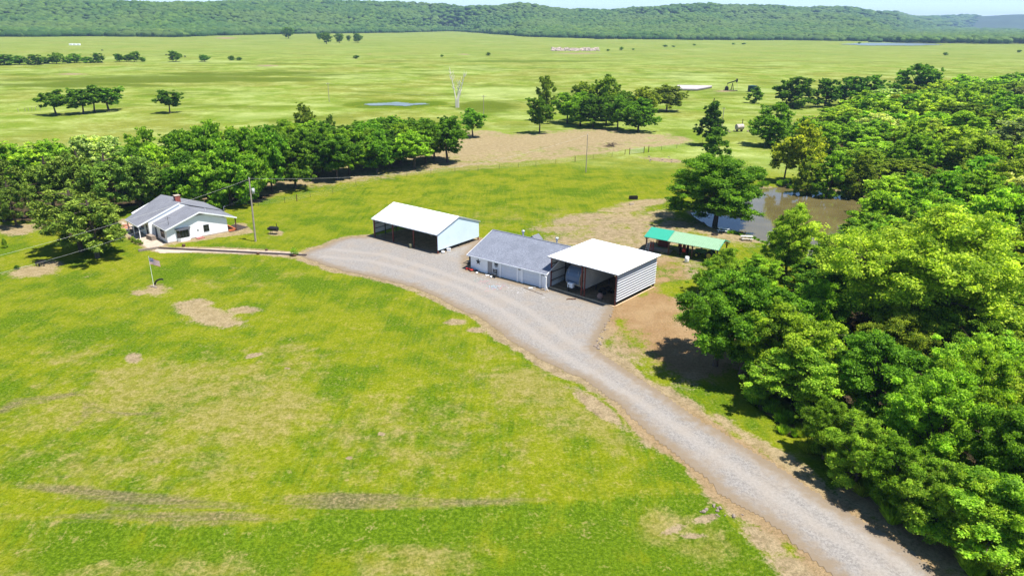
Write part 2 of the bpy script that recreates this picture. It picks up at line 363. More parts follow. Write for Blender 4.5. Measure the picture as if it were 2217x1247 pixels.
    # lawn: straw-coloured, mown and lush parts
    for e in ((430, 860, 330, 110, .05, .75), (900, 930, 260, 120, 0, .5), (250, 1000, 330, 60, .0, .55), (1180, 860, 260, 70, .5, .65), (640, 790, 90, 60, 0, .6), (150, 900, 170, 50, 0, .5), (330, 980, 300, 60, .05, .5), (900, 1200, 160, 50, 0, .7), (330, 1230, 300, 40, 0, .65), (1480, 1150, 140, 60, .3, .6), (1150, 470, 170, 26, 0, .35), (1250, 760, 100, 60, 0, .4), (520, 600, 160, 20, 0, .3), (180, 760, 110, 40, 0, .45), (1590, 950, 60, 20, .6, .6), (1470, 870, 60, 20, .5, .3)):
        put(th, ell(Pk, *e[:5], e[5]))
    for e in ((430, 1125, 260, 26, .02), (330, 1080, 260, 16, .06), (1000, 1088, 260, 14, -.03), (760, 1080, 200, 26, 0), (180, 1060, 180, 14, .1), (20, 1118, 60, 4, 0), (20, 880, 50, 8, -.4), (120, 860, 60, 6, -.3)):
        put(pur, ell(Pk, *e, .78))
    for L_, wd_, v_ in ((((0, 888), (30, 872), (90, 862), (180, 852)), .7, 1.0), (((150, 925), (185, 905), (192, 880), (180, 868)), .35, .9), (((190, 868), (215, 885), (270, 894), (340, 896)), .35, .9), (((0, 965), (120, 975), (300, 985), (480, 1010)), .9, .55), (((0, 1010), (150, 1030), (330, 1060), (520, 1070)), .9, .5),
                      (((0, 1117), (150, 1122), (300, 1130), (480, 1138), (620, 1126), (760, 1112), (960, 1092)), .8, .95), (((240, 1100), (350, 1112), (480, 1118)), .6, 1.), (((940, 745), (1010, 800), (1100, 880)), .3, .7), (((600, 700), (760, 770), (900, 860)), .5, .35), (((1150, 1240), (1350, 1200), (1500, 1170)), .3, .6)):
        put(pur, ss(wd_ * 1.9, wd_ * .3, sdline(Pk, poly(*L_)) + nk * 1.2) * v_ * .6)
    bs = sdpoly(Pk, BANK); kk = ss(1, -1, bs)
    pur[k] *= 1 - kk * .8; lush[k] = np.where(bs < 0, .95 - .2 * ss(-2, -9, bs), lush[k])
    for e in ((120, 700, 220, 80, .1, .55), (600, 600, 420, 40, .05, .62), (900, 700, 220, 60, .4, .55), (1150, 850, 160, 50, .5, .5), (1540, 850, 60, 26, .5, .7), (1640, 930, 60, 16, .6, .7), (780, 505, 90, 12, .1, .7), (1080, 480, 80, 10, 0, .6), (1400, 1110, 160, 60, 0, .75), (700, 1180, 220, 40, 0, .6), (60, 1180, 120, 60, 0, .6), (650, 520, 70, 12, 0, .4), (1480, 370, 140, 30, 0, .45), (1200, 420, 300, 40, 0, .42)):
        put(lush, ell(Pk, *e[:5], e[5]))
    # woodland floor
    wood = poly((1690, 850), (1640, 780), (1650, 690), (1720, 620), (1800, 580), (1890, 520), (1905, 440), (1850, 400), (1780, 340), (1760, 290), (1860, 240), (2217, 225), (2800, 225), (2900, 900), (2600, 1400), (2300, 1330), (2200, 1180), (2060, 1120), (1900, 1060), (1800, 1000))
    put(lit, pin(Pk, wood, 2.5)); put(lit, pin(Pk, poly((-200, 470), (60, 480), (330, 440), (560, 440), (600, 420), (560, 370), (300, 350), (-200, 370)), 3) * .9)
    put(dirt, ell(Pk, 700, 385, 220, 22, -.1, .62)); put(dirt, pin(Pk, poly((809, 512), (945, 547), (1036, 519), (900, 490)), 1)); put(dirt, pin(Pk, poly((1188, 618), (1330, 664), (1410, 617), (1290, 580)), .5)); put(lit, pin(Pk, poly((1188, 618), (1330, 664), (1410, 617), (1290, 580)), .5) * .5)  # litter tone at half strength paints shade onto the shed floor
    lp = sdpoly(Pk, POND); put(dirt, ss(1.6, .3, lp) * .8); put(lit, ss(.3, -.8, lp)); put(lush, ss(4, 2, lp) * ss(-1, 1, lp) * .6)
    d = np.hypot(X, Y); past = ss(170, 215, d - 30 * ss(-20, 40, X) * ss(300, 250, d) * 0 + nb * 20)
    pd = sdpoly(P, PUDDLE); lush = np.maximum(lush, ss(14, 3, pd) * 1.0 * (d < 500)); past *= 1 - .8 * ss(16, 4, pd) * (d < 500)
    for cx, cy, rx, ry, v in ((370, 172, 380, 9, .9), (180, 185, 220, 8, .8), (560, 160, 300, 6, .7), (1050, 232, 90, 14, .9), (700, 140, 400, 5, .4), (1150, 133, 200, 3, .8), (1450, 190, 100, 6, .5)):
        lush = np.maximum(lush, ell(P, cx, cy, rx, ry, 0, v))
    for cx, cy, rx, ry in ((155, 160, 40, 2.5), (1250, 116, 60, 2), (1005, 118, 14, 1.5), (800, 118, 6, 1), (490, 83, 30, 2), (580, 143, 30, 2), (1570, 197, 30, 3)):
        dirt = np.maximum(dirt, ell(P, cx, cy, rx, ry, 0, .75))
    C1 = np.stack([dirt, lush, th, pale], 1); C2 = np.stack([past, lit, pur, red], 1)
    return fastmesh('ground', np.stack([X, Y, Z], 1), Fq, M['ground'], {'mask_a': C1, 'mask_b': C2})
def mk_ground():
    q = NM('grass_and_soil')
    a = q.attr('mask_a'); b = q.attr('mask_b'); sa = q.sep(a.outputs['Color']); sb = q.sep(b.outputs['Color'])
    dirt, lush, th, pale = sa[0], sa[1], sa[2], a.outputs['Alpha']; past, lit, pur, red = sb[0], sb[1], sb[2], b.outputs['Alpha']
    nB = q.noise(.045, 3); nM = q.noise(.20, 5, rough=.62); nS = q.noise(.9, 5, rough=.68); nF = q.noise(3.6, 4, rough=.75); nV = q.noise(14, 2)
    rot = q.n('ShaderNodeMapping', {'Vector': q.pos, 'Rotation': (0, 0, R(52)), 'Scale': (2.6, .12, 1)}).outputs[0]; st = q.noise(.8, 3, rot, rough=.6)
    rot2 = q.n('ShaderNodeMapping', {'Vector': q.pos, 'Rotation': (0, 0, R(-8)), 'Scale': (.10, 1.9, 1)}).outputs[0]; st2 = q.noise(.8, 4, rot2, rough=.65, dist=.3)
    lime = q.mix(q.step(nS, .35, .65), (.136, .166, .006), (.182, .196, .016)); green = q.mix(q.step(nF, .35, .65), (.058, .108, .005), (.095, .150, .008))
    nQ = q.noise(.11, 5, q.n('ShaderNodeVectorMath', {0: q.pos, 1: (37., 11., 0)}, operation='ADD').outputs[0], rough=.65, dist=.4); nR = q.noise(.34, 4, q.n('ShaderNodeVectorMath', {0: q.pos, 1: (-17., 51., 0)}, operation='ADD').outputs[0], rough=.65)
    sel = q.m_('ADD', q.m_('ADD', q.m_('MULTIPLY', nM, 1.), q.m_('ADD', q.m_('MULTIPLY', nS, .4), q.m_('MULTIPLY', q.m_('SUBTRACT', nQ, .5), 1.2))), q.m_('ADD', q.m_('MULTIPLY', lush, .34), q.m_('MULTIPLY', q.m_('SUBTRACT', st, .5), .45)))
    lawn = q.mix(q.step(sel, .66, 1.02), lime, green)
    straw = q.mix(q.step(nS, .35, .65), (.165, .155, .028), (.245, .210, .075))
    tsel = q.m_('ADD', q.m_('MULTIPLY', th, .8), q.m_('ADD', q.m_('MULTIPLY', nS, .55), q.m_('ADD', q.m_('MULTIPLY', nM, .35), q.m_('MULTIPLY', nF, .15))))
    lawn = q.mix(q.step(q.m_('ADD', tsel, q.m_('ADD', q.m_('MULTIPLY', q.m_('SUBTRACT', nQ, .5), -1.1), q.m_('MULTIPLY', q.m_('SUBTRACT', nR, .5), 1.3))), .66, 1.22, 0, .85), lawn, straw)
    psel = q.m_('ADD', q.m_('MULTIPLY', pur, .6), q.m_('ADD', q.m_('MULTIPLY', st2, .6), q.m_('MULTIPLY', nS, .3)))
    lawn = q.mix(q.step(psel, .62, .98, 0, .8), lawn, q.mix(q.step(nF, .4, .6), (.115, .095, .050), (.175, .140, .085)))
    # scattered bare specks and dark tufts
    sp = q.step(q.m_('ADD', nS, q.m_('MULTIPLY', nF, .8)), 1.0, 1.16); lawn = q.mix(q.m_('MULTIPLY', sp, .4), lawn, (.25, .18, .09))
    tf = q.step(q.m_('ADD', q.m_('MULTIPLY', nF, .7), q.m_('MULTIPLY', nM, .5)), .50, .40); lawn = q.mix(q.m_('MULTIPLY', tf, .55), lawn, (.055, .095, .006))
    # pasture
    nP = q.noise(.013, 4, sc3=(1, 1.1, 1), rough=.6, dist=.4); nP2 = q.noise(.06, 5, sc3=(.9, 1, 1), rough=.72, dist=.3); nP3 = q.noise(.4, 4, sc3=(.8, 1.0, 1), rough=.75)
    pas = q.mix(q.step(nP2, .35, .62), (.130, .195, .018), (.205, .250, .050))
    pas = q.mix(q.step(nP, .44, .62, 0, .6), pas, (.205, .195, .045)); pas = q.mix(q.step(nP, .47, .33, 0, .7), pas, (.29, .34, .12))
    pas = q.mix(q.step(q.m_('ADD', q.m_('MULTIPLY', nP3, .4), q.m_('MULTIPLY', nP2, .6)), .47, .66, 0, .8), pas, (.34, .39, .14))
    pas = q.mix(q.step(q.m_('ADD', q.m_('MULTIPLY', q.noise(.03, 5, sc3=(.7, 1.2, 1), rough=.7), .75), q.m_('MULTIPLY', lush, .42)), .46, .68, 0, .88), pas, (.080, .112, .010))
    pas = q.mix(q.m_('MULTIPLY', q.step(q.noise(1.3, 3, rough=.7), .56, .68), .3), pas, (.075, .110, .012))
    yy = q.n('ShaderNodeSeparateXYZ', {0: q.pos}).outputs[1]
    pas = q.mix(q.step(yy, 560, 900, 0, .62), pas, q.mix(q.step(q.noise(.012, 4), .35, .65), (.150, .205, .040), (.205, .235, .060)))
    c = q.mix(past, lawn, pas)
    # litter, and painted shade on the shed floor
    lf = q.mix(q.step(nS, .4, .6), (.035, .028, .018), (.085, .06, .035)); c = q.mix(q.step(q.m_('ADD', lit, q.m_('MULTIPLY', q.m_('SUBTRACT', nS, .5), .6)), .35, .65), c, lf)
    # soil
    soil_r = q.mix(q.step(nM, .35, .65), (.225, .130, .072), (.29, .19, .11)); soil_p = q.mix(q.step(nS, .35, .65), (.235, .175, .10), (.31, .24, .15)); soil_n = q.mix(q.step(nS, .35, .65), (.21, .155, .10), (.30, .23, .15))
    soil = q.mix(q.step(red, .2, .7), soil_n, soil_r); soil = q.mix(q.step(pale, .2, .7), soil, soil_p)
    soil = q.mix(q.step(nF, .5, .8, 0, .45), soil, (.15, .10, .065))
    dsel = q.m_('ADD', dirt, q.m_('ADD', q.m_('ADD', q.m_('MULTIPLY', q.m_('SUBTRACT', nS, .5), .9), q.m_('MULTIPLY', q.m_('SUBTRACT', nM, .5), 1.5)), q.m_('MULTIPLY', q.m_('SUBTRACT', nF, .5), .6)))
    c = q.mix(q.step(dsel, .32, .72, 0, .93), c, soil)
    fine = q.m_('ADD', q.m_('MULTIPLY', nF, .8), q.m_('MULTIPLY', nV, .6))
    c = q.mix(1., c, q.mix(q.step(fine, .45, .95), (.62, .66, .58), (1.26, 1.24, 1.2)), 'MULTIPLY')
    q.bump(q.m_('ADD', nF, q.m_('MULTIPLY', nV, .5)), .55, .12)
    M['ground'] = q.fin(c, 1., .0)
mk_ground()
ground = struct('ground', make_ground())
# ---- sheets cut from a fine grid and laid on the ground
def sheet(name, Q, step, mat, lift=.02, jag=.0, zfix=None, grow=0.):
    lo = Q.min(0) - 1 - grow; hi = Q.max(0) + 1 + grow
    xs = np.arange(lo[0], hi[0], step); ys = np.arange(lo[1], hi[1], step); X, Y = np.meshgrid(xs, ys, indexing='ij'); n, k = X.shape
    P = np.stack([X.ravel(), Y.ravel()], 1); s = sdpoly(P, Q) - grow
    if jag: s = s + (fbm(P[:, 0], P[:, 1], 2.2, 5, 3) - .5) * jag * 2
    idx = np.arange(n * k).reshape(n, k); Fq = np.stack([idx[:-1, :-1], idx[1:, :-1], idx[1:, 1:], idx[:-1, 1:]], -1).reshape(-1, 4)
    Fq = Fq[(s[Fq] < 0).all(1)]; used = np.unique(Fq); mp = np.full(n * k, -1); mp[used] = np.arange(len(used))
    P = P[used]; s = s[used]; Z = hz(P[:, 0], P[:, 1]) + lift if zfix is None else np.full(len(P), zfix)
    return struct(name, fastmesh(name, np.column_stack([P, Z]), mp[Fq], mat, {'edge': -s}))
def mk_gravel():
    q = NM('crushed_gravel'); e = q.attr('edge').outputs['Fac']
    nS = q.noise(.35, 4); nF = q.noise(3.6, 5, rough=.8); vo = q.n('ShaderNodeTexVoronoi', {'Vector': q.pos, 'Scale': 13.}).outputs['Color']; g = q.sep(vo)[0]
    c = q.mix(q.step(nF, .38, .62), (.150, .140, .128), (.262, .246, .226)); c = q.mix(q.step(g, .0, 1., 0, .4), c, (.34, .315, .29)); c = q.mix(q.m_('MULTIPLY', q.step(g, .80, .98), .4), c, (.08, .075, .07))
    c = q.mix(q.step(nS, .4, .68, 0, .5), c, (.26, .22, .175))
    # wheel tracks are paler, compacted; the yard in front of the sheds is coarser and greyer
    tr = q.attr('track').outputs['Fac']; c = q.mix(q.m_('MULTIPLY', tr, .42), c, (.31, .28, .245))
    nE = q.m_('ADD', q.m_('MULTIPLY', q.noise(1.3, 4), .9), q.m_('MULTIPLY', nF, .5)); es = q.step(q.m_('SUBTRACT', e, q.m_('MULTIPLY', nE, 2.6)), -1.5, .35)
    c = q.mix(es, (.20, .155, .105), c)
    q.bump(q.m_('ADD', g, nF), .5, .05); return q.fin(c, .95, .2)
M['gravel'] = mk_gravel()
drive = sheet('gravel_driveway', ROAD, .28, M['gravel'], .03, .35)
def tracks():
    me = drive.data; n = len(me.vertices); V = np.zeros(n * 3, np.float32); me.vertices.foreach_get('co', V); V = V.reshape(-1, 3)
    tr = np.zeros(n)
    for L in (((700, 556), (800, 565), (900, 590), (1000, 625), (1090, 675), (1170, 735), (1260, 795), (1400, 880), (1550, 985), (1700, 1090), (1850, 1190), (1980, 1300)),
              ((720, 540), (830, 552), (940, 585), (1040, 620), (1140, 670), (1230, 735), (1330, 795), (1470, 885), (1620, 985), (1760, 1085), (1900, 1180), (2030, 1290))):
        tr = np.maximum(tr, ss(.95, .25, sdline(V[:, :2].astype(float), poly(*L)) + .3 * (fbm(V[:, 0], V[:, 1], 3, 8, 2) - .5)))
    at = me.attributes.new('track', 'FLOAT', 'POINT'); at.data.foreach_set('value', tr.astype(np.float32))
tracks()
def mk_water(name, c, rough=.06):
    q = NM(name); n = q.noise(.12, 3); cc = q.mix(q.step(n, .35, .65), c, tuple(x * 1.3 for x in c)); q.bump(q.noise(1.6, 3), .08, .05); q.b.inputs['IOR'].default_value = 1.42
    return q.fin(cc, rough, .5)
M['muddy_water'] = mk_water('muddy_water', (.100, .082, .032)); M['clear_water'] = mk_water('shallow_water', (.13, .16, .14), .3)
sheet('pond_water', POND, 1., M['muddy_water'], zfix=-.32, grow=.8)
sheet('creek_water', CREEK, .3, M['muddy_water'], zfix=-.22, grow=.3)
sheet('marsh_water', PUDDLE, 1., M['clear_water'], .14, .8)
sheet('far_pond_water', FARPOND, 8., M['clear_water'], .5, 6)
# far reservoir
LAKE = poly((2122, 65.2), (2600, 66), (2600, 76), (2300, 72), (2135, 69.5))
lk = struct('lake_water', fastmesh('lake_water', np.column_stack([LAKE, np.full(5, 1.2)]), np.array([[0, 1, 2, 3, 4]]), M['clear_water']))
lp_ = sheet('house_path', poly((330, 543), (345, 536), (420, 537), (540, 541), (655, 548), (660, 556), (540, 550), (430, 547), (345, 549)), .25, M['concrete'], .02, .12)
def extrude_patch(name, Q, zt, mat): return MB().prism([tuple(q) for q in Q], 'z', -.1, zt).build(name, mat)
# ---- hills
SKYLINE = [(-300, 0), (0, 4), (130, 2), (200, 9), (300, 13), (400, 11), (530, 6), (600, 4), (740, 7), (850, 8), (950, 14), (1000, 19), (1080, 18), (1140, 16), (1227, 27), (1340, 24), (1450, 20), (1537, 18), (1569, 26), (1652, 23), (1740, 26), (1797, 25), (1840, 23), (1890, 34), (1930, 33), (1963, 40), (2064, 38), (2120, 34), (2190, 30), (2217, 31), (2500, 24)]
EDGE = [(-300, 78), (0, 75), (200, 74), (380, 76), (460, 73), (620, 70), (740, 69), (850, 68), (980, 65), (1060, 70), (1150, 76), (1300, 80), (1480, 82), (1700, 83), (1900, 86), (1950, 90), (2217, 92), (2500, 92)]
def az_of(px, py): q = G(px, py); return math.atan2(q[0], q[1])
_sx = np.array([s[0] for s in SKYLINE]); _se = np.array([e[0] for e in EDGE])
def px_of_az(az):
    # at the horizon row
    g = np.linspace(-900, 3200, 400); azs = np.array([az_of(v, 75) for v in g]); return np.interp(az, azs, g)
def horizon(px): return 45 + (px - CX) * math.tan(ROLL)
def edge_r(px):
    ye = np.interp(px, _se, [e[1] for e in EDGE]); return H * F / (ye - horizon(px)) / np.maximum(np.cos(np.arctan((px - CX) / F)), .5) * 1.0
def ridge_r(px): return np.interp(px, [-300, 900, 1200, 1550, 1600, 1880, 1940, 2500], [2500, 2900, 3000, 3200, 3800, 4000, 7400, 8200])
def hill_z(X, Y):
    az = np.arctan2(X, Y); r = np.hypot(X, Y); px = px_of_az(az); r0 = edge_r(px); r1 = ridge_r(px)
    ysk = np.interp(px, _sx, [s[1] for s in SKYLINE]); top = H + (horizon(px) - ysk) * r1 / F * np.hypot(1, (px - CX) / F) ** -1 * 1.0 - 13
    r0 = np.where(px > 1900, np.maximum(r0, np.interp(px, [1900, 2050, 2110, 2500], [1500, 4500, 6900, 6900])), r0)
    t = (r - r0 - 60) / (r1 - r0 - 60)
    ramp = ss(0, 1, t) * ss(1.9, 1.0, t) * .99
    front = ss(.0, .35, t) * ss(.9, .35, t) * .22 * (0.5 + fbm(X, Y, 500, 61, 3))
    bump = (fbm(X, Y, 340, 71, 3) - .5) * 62 * ss(.03, .35, t) * ss(1.0, .75, t)
    return np.maximum(0, np.maximum(top, 4) * np.maximum(ramp, 0) + front * np.maximum(top, 4) * .6 + bump) + (fbm(X, Y, 90, 75, 2) - .5) * 5 * ss(.6, .9, t)
def make_hills():
    nr, na = 160, 420; a = np.linspace(R(-62), R(62), na); r = 1000 * (9450 / 1000) ** np.linspace(0, 1, nr)
    Rr, A = np.meshgrid(r, a, indexing='ij'); X = (Rr * np.sin(A)).ravel(); Y = (Rr * np.cos(A)).ravel(); Z = hill_z(X, Y) - 2.5
    idx = np.arange(nr * na).reshape(nr, na); Fq = np.stack([idx[:-1, :-1], idx[:-1, 1:], idx[1:, 1:], idx[1:, :-1]], -1).reshape(-1, 4)[:, ::-1]
    Fq = Fq[(Z[Fq] > -2.0).any(1)]
    struct('hills', fastmesh('hills', np.stack([X, Y, Z], 1), Fq, simple('hill_soil', (.04, .06, .02), 1, 0, .3, .01)))
make_hills()
import bmesh
def ico(sub):
    bm = bmesh.new(); bmesh.ops.create_icosphere(bm, subdivisions=sub, radius=1); V = np.array([v.co[:] for v in bm.verts]); Fc = np.array([[v.index for v in f.verts] for f in bm.faces]); bm.free(); return V, Fc
def make_forest():
    rng = np.random.default_rng(7); V0, F0 = ico(2)
    variants = []
    for k in range(8):
        n = rng.normal(size=(len(V0), 1)) * .13 + 1; v = V0 * n; v[:, 2] = v[:, 2] * .8; variants.append(v)
    pts = []; foot = []
    r = 1150.
    while r < 8600:
        sp = 10.5 if r < 2600 else (14 if r < 3400 else (20 if r < 4300 else 34))
        az = np.arange(R(-47), R(45), sp / r); az = az + rng.uniform(-.5, .5, len(az)) * sp / r
        rr = r + rng.uniform(-.5, .5, len(az)) * sp
        px = px_of_az(az); r0 = edge_r(px) + (fbm(az * 900, az * 0, 25, 3) - .5) * 90; r1 = ridge_r(px)
        keep = (rr > r0) & (rr < r1 * 1.06)
        # the far right is a low riverside wood with open ground and the lake behind it
        low = sdpoly(np.column_stack([rr * np.sin(az), rr * np.cos(az)]), LAKE) < 60; keep &= ~low
        t = (rr - r0) / (r1 - r0); keep &= (rng.uniform(0, 1, len(rr)) < np.where(t > .04, .93, .8))
        pts.append(np.column_stack([rr[keep] * np.sin(az[keep]), rr[keep] * np.cos(az[keep]), np.full(keep.sum(), sp)])); r += sp * (1.0 if r < 2600 else 1.7)
    for x in np.arange(-260, 1900, 8.):      # bigger, darker trees along its foot
        r0 = float(edge_r(np.array([x]))[0]) - rng.uniform(0, 40); a_ = az_of(x, 75); foot.append((r0 * math.sin(a_), r0 * math.cos(a_), 20.))
    for x in np.arange(1890, 2500, 5.):
        y = 91 + rng.uniform(-3, 1.5); g_ = G(x, y); foot.append((g_[0], g_[1], 30.))
    pts.append(np.array(foot)); P = np.concatenate(pts); n = len(P); print('forest crowns', n)
    z = hill_z(P[:, 0], P[:, 1])
    s = P[:, 2] * rng.uniform(.40, 1.05, n); hgt = rng.uniform(5, 10, n) + 5 * fbm(P[:, 0], P[:, 1], 60, 91, 3); nf = len(foot); s[-nf:] = rng.uniform(8, 14, nf); hgt[-nf:] = rng.uniform(3, 6, nf)
    Vs = []; Fs = []; T = []
    for k in range(8):
        i = np.arange(k, n, 8); v = variants[k]; ang = rng.uniform(0, 6.28, len(i)); c, sn = np.cos(ang)[:, None], np.sin(ang)[:, None]
        x = (v[None, :, 0] * c - v[None, :, 1] * sn) * s[i, None] + P[i, 0][:, None]; y = (v[None, :, 0] * sn + v[None, :, 1] * c) * s[i, None] + P[i, 1][:, None]
        zz = v[None, :, 2] * (s[i, None] * .5 + 2.6) + z[i, None] + hgt[i, None] * .75
        Vs.append(np.stack([x, y, zz], -1).reshape(-1, 3)); T.append(np.repeat(np.clip(.5 + .22 * rng.normal(size=len(i)) - .5 * (i >= n - nf), 0, 1), len(v)))
        Fs.append((F0[None] + (np.arange(len(i)) * len(v))[:, None, None]).reshape(-1, 3))
    off = 0; F2 = []
    for a, b in zip(Vs, Fs): F2.append(b + off); off += len(a)
    q = NM('forest_canopy'); a = q.attr('tone').outputs['Fac']; n1 = q.noise(.35, 3, rough=.7); n2 = q.noise(.006, 3)
    c = q.mix(q.step(a, .1, .9), (.036, .088, .014), (.110, .190, .026)); c = q.mix(q.step(q.noise(.012, 5, rough=.7), .42, .62, 0, .6), c, (.045, .115, .03)); c = q.mix(q.step(q.noise(.03, 4, rough=.7), .55, .7, 0, .6), c, (.17, .25, .05)); c = q.mix(q.step(n1, .35, .7), q.mix(1., c, (.6, .65, .6), 'MULTIPLY'), c); c = q.mix(q.step(n2, .4, .65, 0, .35), c, (.12, .16, .035))
    q.bump(n1, .6, 1.2)
    o = struct('forest', fastmesh('forest', np.concatenate(Vs), np.concatenate(F2), q.fin(c, .9, .15), {'tone': np.concatenate(T)}), 'stuff')
    tag(o, 'dense green wood covering the far hills along the skyline', 'forest')
make_forest()
# ================================================================ TREES
def leaf_cloud(rng, centers, radii, per, size, up=.35, needle=False, flat=.85):
    """leaf-sized quads on the shells of many small clumps"""
    V = []; T = []
    n = len(centers); tot = int(per.sum()); ci = np.repeat(np.arange(n), per)
    d = rng.normal(size=(tot, 3)); d /= np.linalg.norm(d, axis=1)[:, None]; d[:, 2] = np.where(d[:, 2] < -.35, -d[:, 2] * .6, d[:, 2])
    g = rng.normal(size=(tot, 3)) * .52; d = g / (np.linalg.norm(g, axis=1)[:, None] + 1e-6)
    c = centers[ci] + g * radii[ci][:, None] * np.array([1, 1, flat])
    nrm = d * .45 + rng.normal(size=(tot, 3)) * .6 + np.array([0, 0, up]); nrm /= np.linalg.norm(nrm, axis=1)[:, None]
    t = np.cross(nrm, rng.normal(size=(tot, 3))); t /= np.linalg.norm(t, axis=1)[:, None] + 1e-9; b = np.cross(nrm, t)
    s = size * rng.uniform(.6, 1.35, tot)[:, None]; ws = (.28 if needle else .62)
    p0 = c - t * s * .55; p2 = c + t * s * .6 - nrm * s * .12; p1 = c + b * s * ws * .55 + nrm * s * .08; p3 = c - b * s * ws * .55 + nrm * s * .08
    V = np.stack([p0, p1, p2, p3], 1).reshape(-1, 3); Fq = np.arange(tot * 4).reshape(-1, 4)
    ct = rng.normal(size=n) * .2; tone = np.clip(.42 + ct[ci] + rng.normal(size=tot) * .26, 0, 1); return V, Fq, np.repeat(tone, 4)
def make_proto(seed, style, detail):
    """one tree 12 m high with a crown about 5 m in radius: (trunk mesh, crown mesh)"""
    rng = np.random.default_rng(seed); rnd = random.Random(seed)
    HT, RC = 12., 5.
    per_, size, ncl = {'big': (330, .16, 42), 'near': (340, .22, 22), 'mid': (100, .42, 18), 'far': (42, .72, 13)}[detail]
    lobes = []
    if style == 'round': nl, zc, sz, low = 20, 6.4, 5.2, 1.9
    elif style == 'low': nl, zc, sz, low = 22, 5.7, 5.6, .4
    elif style == 'spread': nl, zc, sz, low = 14, 7.2, 4.0, 3.0
    elif style == 'tall': nl, zc, sz, low = 13, 7.4, 4.6, 3.2
    elif style == 'pine': nl, zc, sz, low = 34, 6.8, 5.2, 1.3; ncl = int(ncl * .5)
    elif style == 'cone': nl, zc, sz, low = 14, 5.5, 5.5, .9
    for i in range(nl):
        f = (i + .5) / nl; u = 1 - 2 * f; ph = i * 2.39996 + rnd.uniform(-.5, .5); q = math.sqrt(max(0, 1 - u * u))
        k = rnd.uniform(.45, .95); rl = rnd.uniform(.8, 2.1) * (1.0 if style != 'pine' else .62)
        x, y, z = k * RC * q * math.cos(ph), k * RC * q * math.sin(ph), zc + k * sz * u
        if style == 'cone': wz = max(.15, 1 - (z - .5) / 12.5); x, y, rl = x * 1.15 * wz, y * 1.15 * wz, rl * (.55 + .6 * wz)
        if style == 'low' and z < 4: x *= 1.15; y *= 1.15
        z = max(z, low + rl * .5); lobes.append((x, y, z, rl))
    lobes.append((rnd.uniform(-.5, .5), rnd.uniform(-.5, .5), HT - 2.0, 1.5)); lobes.append((0, 0, zc, 2.2))
    C = []; Rd = []
    for (x, y, z, rl) in lobes:
        for j in range(ncl):
            d = np.array([rnd.gauss(0, 1) for _ in range(3)]); d /= np.linalg.norm(d)
            rr = rl * rnd.uniform(.4, 1.15)
            C.append((x + d[0] * rr, y + d[1] * rr, max(low * .8, z + d[2] * rr * .8))); Rd.append(rnd.uniform(.24, .62))
    # a few stray sprays break the outline
    for j in range(ncl * 2):
        x, y, z, rl = rnd.choice(lobes); ph = math.atan2(y, x) + rnd.uniform(-.7, .7); k = rnd.uniform(.9, 1.2)
        C.append((x + math.cos(ph) * rl * k, y + math.sin(ph) * rl * k, z + rnd.uniform(-.6, .9) * rl)); Rd.append(rnd.uniform(.25, .45))
    C = np.array(C); Rd = np.array(Rd); per = np.maximum(12, (per_ * (Rd / .65) ** 2)).astype(int); sd_big = detail == 'big'
    ndl = style == 'pine'
    V, Fq, T = leaf_cloud(rng, C, Rd * (.95 if ndl else 1.1), per, size * (1.15 if ndl else 1), .5 if ndl else .4, ndl, .75 if ndl else .52)
    crown = fastmesh('crown', V, Fq, M['needle' if ndl else 'leaf'], {'tone': T})
    mb = MB(); sd = 8 if detail in ('near', 'big') else 5; fk = {'round': 3.4, 'low': 2.6, 'spread': 3.6, 'tall': 4.5, 'pine': 9.5, 'cone': 10.}[style]
    b1 = (rnd.uniform(-.3, .3), rnd.uniform(-.3, .3)); tr = .30 if style != 'tall' else .24
    mb.tube([(0, 0, -.4), (0, 0, .3), (b1[0] * .5, b1[1] * .5, fk * .6), (b1[0], b1[1], fk), (b1[0] * .5, 0, max(fk + 2, zc + 1.5)), (0, 0, HT - 1.5)], [tr * 1.5, tr * 1.1, tr * .9, tr * .75, tr * .4, .04], sd)
    for (x, y, z, rl) in lobes[:-1]:
        z0 = min(fk + rnd.uniform(-.4, 1.5), z - .3) if style not in ('pine', 'cone') else max(1., z - .5)
        mb.tube([(b1[0] * .8, b1[1] * .8, z0), (x * .4, y * .4, (z0 * .5 + z * .5) + .2), (x, y, z)], [tr * .38, tr * .25, .03], 5 if detail == 'near' else 4, caps=False)
        if detail != 'far':
            for q in range(4):
                d = [rnd.gauss(0, .6) * rl for _ in range(3)]; mb.tube([(x * .7, y * .7, z * .7 + (z0 * .5 + z * .5) * .3), (x + d[0], y + d[1], z + abs(d[2]) * .6)], [.05, .015], 3, caps=False)
    return mb.mesh('trunk', M['bark']), crown
PROTO = {}
def proto(style, detail, k):
    nk = {'big': 1, 'near': 3, 'mid': 4, 'far': 2}[detail]; key = (style, detail, k % nk)
    if key not in PROTO: PROTO[key] = make_proto(hash(style) % 1 + {'round': 11, 'low': 22, 'spread': 33, 'tall': 44, 'pine': 55, 'cone': 66}[style] * 10 + {'big': 0, 'near': 1, 'mid': 4, 'far': 8}[detail] + k % nk, style, detail)
    return PROTO[key]
trnd = random.Random(5)
NT = [0]
COLS = {'fresh': (.215, .385, .032), 'deep': (.095, .215, .018), 'olive': (.175, .270, .028), 'lime': (.270, .440, .045), 'willow': (.26, .35, .030), 'pine': (.125, .225, .030), 'grey': (.20, .29, .11), 'mid': (.150, .310, .024), 'flower': (.38, .50, .19), 'dark': (.045, .110, .014)}
